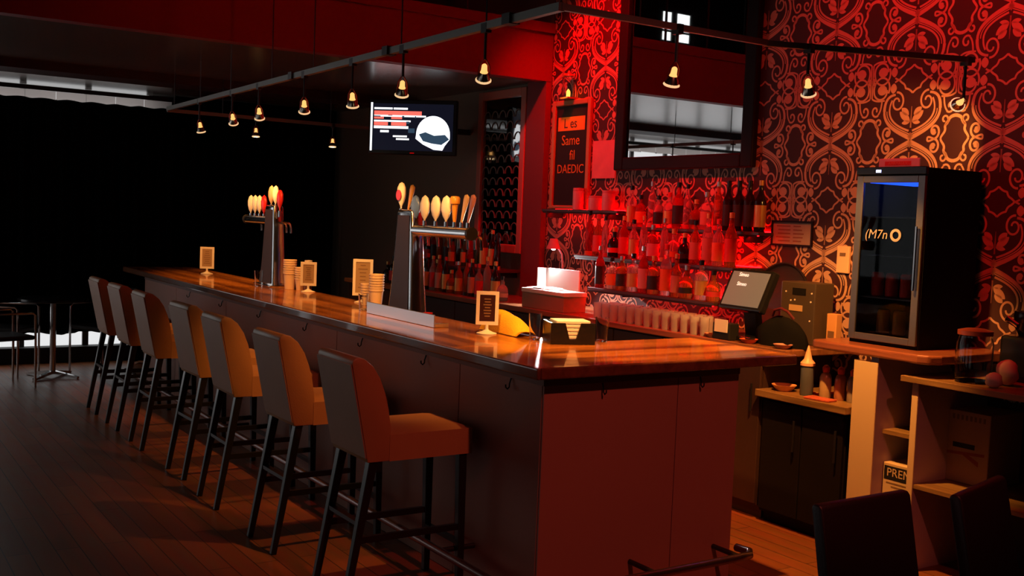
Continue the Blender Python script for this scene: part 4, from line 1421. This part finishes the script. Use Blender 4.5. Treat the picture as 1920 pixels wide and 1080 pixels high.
# ---------------------------------------------------------------- television
tvy = 5.02
tv = thing('television', 'wall-arm television showing red and white headlines', 'television', (1.99, tvy, 2.44), math.radians(-43))
MB().box(-.405, .405, 0, .05, -.245, .245).build('housing', M_blackgloss, tv, bevel=.008)
scr = MB().box(-.37, .37, -.003, .0, -.208, .208).build('screen', pm('tv_dark', (0.01, 0.01, 0.02), .3, emit=(0.004, 0.005, 0.012), strength=1.0), tv)
TVW = pm('tv_white', (1, 1, 1), .4, emit=(0.92, 0.97, 1.0), strength=1.5)
TVR = pm('tv_red', (1, .2, .2), .4, emit=(1.0, 0.16, 0.12), strength=1.1)
TVB = pm('tv_navy', (0, 0, 0), .4, emit=(0.03, 0.06, 0.10), strength=1.0)
MB().box(-.392, -.375, -.004, .0, -.215, .215).build('bright_edge', TVW, tv)


def tvp(y, mat, *rects):
    m = MB()
    for a, b, c, d in rects:
        m.box(a, b, -.0030 - y, -.0029 - y + .0004, c, d)
    return m


tvp(.0004, None, (-.36, -.19, .155, .172), (-.18, -.05, .155, .172), (-.36, .12, .09, .105), (-.36, -.02, .045, .06), (-.36, -.04, -.015, .008),
    (-.30, -.22, -.05, -.03), (-.18, -.05, -.09, -.075), (-.15, -.03, -.115, -.10)).build('white_graphics', TVW, scr)
tvp(.0008, None, (-.36, .08, .105, .142), (-.36, -.27, .07, .088), (-.20, -.10, .07, .088), (-.36, -.23, .012, .042), (-.20, -.06, .012, .042)).build('red_graphics', TVR, scr)
tvp(.0014, None, (-.36, -.30, .09, .098), (-.23, -.19, .10, .106), (-.06, -.03, .03, .05), (-.04, .02, -.05, -.01), (-.10, -.08, .085, .10), (.02, .03, .08, .10)).build('dark_graphics', TVB, scr)
hm = MB()
pts = []
for k in range(20):
    a = PI * k / 19
    pts.append((.19 + .155 * math.cos(a), -.06 + .165 * math.sin(a)))
pts += [(.03, -.10), (.10, -.15), (.20, -.195), (.28, -.20), (.30, -.16), (.345, -.10)]
n = len(pts)
hm.add([(x, -.0042, z) for x, z in pts], [tuple(range(n))])
hm.build('pale_shape', TVW, scr)
hd2 = MB()
hd2.add([(x, -.0046, z) for x, z in ((.06, -.06), (.12, -.04), (.20, -.07), (.30, -.06), (.34, -.10), (.27, -.15), (.18, -.14), (.10, -.12))], [tuple(range(8))])
hd2.build('dark_shape', TVB, scr)
MB().box(-.02, .02, -.002, .0, -.232, -.226).build('standby_light', pm('tv_standby', (1, 0, 0), .5, emit=(1, 0, 0), strength=.5), tv)
MB().beam((.0, .03, 0), (.42, .44, 0), .05, .05, side=(0, 0, 1)).build('arm', M_darkmetal, tv)

# ---------------------------------------------------------------- track rails and spotlights
RZ = 2.50
M_rail = pm('rail_grey', (0.24, 0.23, 0.21), .45, .4)
tr1 = thing('light_track', 'long grey ceiling track over the bar stools side', 'light track', (0, 0, RZ))
MB().beam((-.05, -.08, 0), (.10, 6.02, 0), .028, .034, side=(1, 0, 0)).build('rail', M_rail, tr1)
for y in (.5, 1.35, 2.55, 3.3):
    MB().bar((-.05 + .025 * y, y, .0), (-.05 + .025 * y, y, TOPZ - RZ), .004, n=6).build('hanger_rod', M_darkmetal, tr1)
for y in (4.2, 5.0, 5.8):
    MB().bar((-.05 + .025 * y, y, .0), (-.05 + .025 * y, y, LOWZ - RZ), .004, n=6).build('hanger_rod', M_darkmetal, tr1)
for y in (.3, 1.5, 2.9):
    MB().box(-.075 + .025 * y, -.02 + .025 * y, y - .03, y + .03, -.02, .025).build('coupler', M_darkmetal, tr1)
tr2 = thing('light_track', 'thin ceiling track crossing the room before the dark curtain', 'light track', (0, 0, RZ))
MB().beam((.10, 6.04, -.01), (2.15, 6.08, -.01), .024, .030, side=(0, 1, 0)).build('rail', M_rail, tr2)
for x in (.6, 1.65):
    MB().bar((x, 6.06, 0), (x, 6.06, LOWZ - RZ), .004, n=6).build('hanger_rod', M_darkmetal, tr2)
tr3 = thing('light_track', 'red lit ceiling track crossing before the large mirror', 'light track', (0, 0, RZ))
MB().beam((-.05, -.075, 0), (1.09, -.075, 0), .020, .026, side=(0, 1, 0)).build('rail', M_rail, tr3)
MB().beam((1.09, -.06, 0), (2.10, -.44, 0), .020, .026, side=(0, 1, 0)).build('rail', M_rail, tr3)
for x in (.35, .95):
    MB().bar((x, -.075, 0), (x, -.075, TOPZ - RZ), .004, n=6).build('hanger_rod', M_darkmetal, tr3)


def lamp(x, y, zr, aim, label, drop=.17, energy=E_TRACK, spot=62, bulb_px=None, color=WARM, light=True):
    t = thing('track_spotlight', label, 'spotlight', (x, y, zr), 0, 'track spotlights')
    p0 = Vector((0, 0, -.015))
    d = (Vector(aim) - Vector((x, y, zr - drop))).normalized()
    piv = Vector((0, 0, -drop + .06))
    MB().box(-.014, .014, -.022, .022, -.03, .012).build('clip', M_darkmetal, t)
    MB().bar(p0, piv, .007, n=8).build('stem', M_darkmetal, t)
    # u-shaped arms and lamp
    side = d.cross(Vector((0, 0, 1)))
    if side.length < .05:
        side = Vector((1, 0, 0))
    side.normalize()
    c = piv + d * .055
    arms = MB()
    for sg_ in (-1, 1):
        arms.bar(piv + side * .006 * sg_, piv + side * .022 * sg_ + d * .03, .0035, n=6)
        arms.bar(piv + side * .022 * sg_ + d * .03, piv + side * .026 * sg_ + d * .085, .0035, n=6)
    arms.build('yoke', pm('lamp_red_metal', (0.20, 0.03, 0.02), .3, .7), t)
    q = d.to_track_quat('Z', 'Y')
    nk = MB().lathe([(.006, 0), (.012, .006), (.014, .03), (.018, .04)], 12).build('bulb_neck', M_bulbneck, t, smooth=True)
    nk.rotation_euler = q.to_euler(); nk.location = piv + d * .022
    rf = MB().lathe([(.016, .038), (.026, .055), (.033, .078), (.031, .078), (.024, .057), (.014, .042)], 16).build('reflector', pm('lamp_chrome', (0.7, 0.6, 0.5), .2, 1.0), t, smooth=True)
    rf.rotation_euler = q.to_euler(); rf.location = piv + d * .022
    fc = MB().lathe([(.029, .070), (.028, .076), (.012, .083), (.001, .084)], 16).build('bulb_face', M_bulb, t, smooth=True)
    fc.rotation_euler = q.to_euler(); fc.location = piv + d * .022
    rr = MB().lathe([(.031, .072), (.036, .076), (.036, .080), (.032, .083), (.029, .078)], 18).build('rim', M_rim, t, smooth=True)
    rr.rotation_euler = q.to_euler(); rr.location = piv + d * .022
    if light:
        L0 = Vector((x, y, zr)) + piv + d * .125
        lo_ = add_spot('spot_light', L0, L0 + d, energy, color, spot, .55, .02)
    return t


def r1x(y):
    return -.05 + .025 * y


lamp(r1x(.50), .50, RZ, (.35, 1.25, 1.07), 'track spotlight nearest the viewer on the long track', spot=92, drop=.205, energy=58)
lamp(r1x(1.32), 1.32, RZ, (.25, 1.95, 1.07), 'track spotlight, second from the near end of the long track', spot=75, drop=.205, energy=42)
lamp(r1x(1.96), 1.96, RZ, (.30, 2.45, 1.07), 'track spotlight, third from the near end of the long track', spot=75, drop=.215, energy=48)
lamp(r1x(2.70), 2.70, RZ, (.35, 3.4, 1.07), 'track spotlight before the red bulkhead on the long track', spot=70, drop=.205, energy=50)
lamp(r1x(3.56), 3.56, RZ, (.40, 4.2, 1.07), 'track spotlight, third from the far end of the long track', spot=70, drop=.195, energy=50)
lamp(r1x(4.16), 4.16, RZ, (.40, 4.72, 1.35), 'track spotlight, second from the far end of the long track', spot=74, drop=.20, energy=62)
lamp(r1x(5.02), 5.02, RZ, (.35, 5.25, 1.2), 'faint track spotlight at the far end of the long track', spot=80, energy=40, drop=.21)
lamp(.91, 6.05, RZ - .01, (.90, 6.0, 1.0), 'spotlight hanging low at the left of the crossing far track', drop=.13, spot=60, energy=14)
lamp(1.68, 6.07, RZ - .01, (1.66, 6.0, 1.0), 'spotlight hanging low at the right of the crossing far track', drop=.17, spot=60, energy=14)
lamp(.56, -.075, RZ, (.75, .45, 1.07), 'track spotlight hanging before the large mirror', drop=.205, spot=66, energy=150)
lamp(1.30, -.14, RZ, (2.15, .40, .75), 'track spotlight left of the cooler before the wallpaper', drop=.185, spot=80, energy=235)
lamp(2.06, -.425, RZ, (2.6, .20, 2.08), 'track spotlight hanging before the wallpaper above the cooler', drop=.24, spot=64, energy=34)

# added red floodlights out of view, reddening wallpaper, bulkhead, shelves and bar end
def flood(loc, aim, energy, size, label, color=REDL):
    t = thing('red_floodlight', label, 'floodlight', loc, 0, 'red floodlights')
    d = (Vector(aim) - Vector(loc)).normalized()
    q = d.to_track_quat('Z', 'Y')
    b = MB().lathe([(.04, -.16), (.06, -.15), (.07, -.02), (.085, .02), (.08, .02), (.06, -.03), (.001, -.03)], 18).build('housing', M_black, t, smooth=True)
    b.rotation_euler = q.to_euler()
    MB().bar((0, 0, .05), (0, 0, TOPZ - loc[2]), .012, n=8).build('drop_rod', M_darkmetal, t)
    g = MB().lathe([(.058, -.026), (.001, -.024)], 18, close=False).build('gel', pm('red_gel', (.6, 0, 0), .4, emit=(1, .02, .02), strength=6), t)
    g.rotation_euler = q.to_euler()
    add_spot('flood_light', Vector(loc) + d * .06, aim, energy, color, size, .8, .06)


flood((1.75, 2.70, 4.0), (2.6, 3.22, 2.55), 380, 66, 'red floodlight aimed at the wallpaper left of the large mirror')
flood((1.25, -.2, 4.0), (2.6, -.1, 2.9), 175, 95, 'red floodlight aimed at the wallpaper above the cooler')
flood((.6, 1.2, 4.1), (.6, 3.75, 3.0), 36, 95, 'red floodlight aimed at the red bulkhead')
flood((1.1, 1.9, 4.0), (2.25, 1.95, 1.2), 620, 46, 'red floodlight aimed at the bottle shelves')
flood((-.2, -3.4, 4.1), (.5, 0, .7), 235, 46, 'red floodlight above the viewer aimed at the bar end', (1.0, .16, .12))  # added in place of the dim warm-red ambience on the bar end

# ---------------------------------------------------------------- foreground chairs
def dining_chair(loc, rz, label):
    t = thing('dining_chair', label, 'chair', loc, rz, 'dark chairs in the near right corner')
    M_dk = pm('dark_brown_leather', (0.014, 0.005, 0.005), .42, bump=.08, bscale=150)
    # local: seat towards -Y, back at +Y leaning away
    pf = [(0.0, .40), (.045, .40), (.135, .86), (.128, .872), (.105, .872), (.095, .86)]
    m = MB()
    n = len(pf)
    vs_ = [(-.205, y, z) for y, z in pf] + [(.205, y, z) for y, z in pf]
    fs = [tuple(range(n - 1, -1, -1)), tuple(range(n, 2 * n))] + [(i, (i + 1) % n, n + (i + 1) % n, n + i) for i in range(n)]
    m.add(vs_, fs)
    m.build('backrest', M_dk, t, bevel=.010, seg=3, smooth=True, angle=35)
    MB().box(-.21, .21, -.42, .03, .38, .46).build('seat', M_dk, t, bevel=.015, seg=3, smooth=True)
    for sx in (-1, 1):
        MB().beam((sx * .18, -.39, .39), (sx * .18, -.40, 0), .035, .035, .026, .026).build('leg', M_stoolleg, t)
        MB().beam((sx * .18, .0, .39), (sx * .18, .05, 0), .035, .035, .026, .026).build('leg', M_stoolleg, t)
    return t


dining_chair((.14, -1.60, 0), 0.0, 'dark brown leather chair at the bottom right, left of another')
dining_chair((.66, -1.66, 0), math.radians(14), 'dark brown leather chair cut off by the bottom right corner')

# ---------------------------------------------------------------- far table and chairs
tb = thing('cafe_table', 'small round cafe table with a chrome pedestal before the curtain', 'table', (-.62, 7.15, 0))
MB().lathe([(.30, .72), (.31, .725), (.31, .745), (.30, .75)], 32).build('top', M_blackgloss, tb, smooth=True)
MB().bar((0, 0, .03), (0, 0, .72), .028, n=14).build('pedestal', M_chrome, tb, smooth=True)
for k in range(4):
    a = PI / 4 + k * PI / 2
    MB().beam((0, 0, .05), (.27 * math.cos(a), .27 * math.sin(a), .012), .045, .03, .035, .02, side=(-math.sin(a), math.cos(a), 0)).build('foot', M_chrome, tb)


def tube_chair(loc, rz, label):
    t = thing('metal_chair', label, 'chair', loc, rz, 'chrome chairs by the curtain')
    for s in (-1, 1):
        MB().tube([(-.20, s * .21, 0), (-.20, s * .21, .40), (-.19, s * .21, .64), (-.17, s * .21, .66), (.18, s * .21, .66), (.205, s * .21, .64), (.21, s * .21, .40), (.21, s * .21, 0)], .011, 8).build('leg_frame', M_chrome, t, smooth=True)
        MB().tube([(-.20, s * .21, .42), (-.23, s * .20, .62), (-.25, s * .19, .80)], .010, 8).build('back_post', M_chrome, t, smooth=True)
    MB().box(-.20, .21, -.20, .20, .42, .46).build('seat', M_black, t, bevel=.012)
    MB().box(-.262, -.240, -.20, .20, .60, .82).build('backrest', M_black, t, bevel=.008)
    return t


tube_chair((-1.12, 6.75, 0), .3, 'chrome armchair left of the small round table')
tube_chair((-.98, 7.42, 0), -.6, 'chrome armchair behind the small round table')
tube_chair((-.12, 7.40, 0), -2.6, 'chrome armchair between the round table and last stool')
bpy.context.view_layer.update()
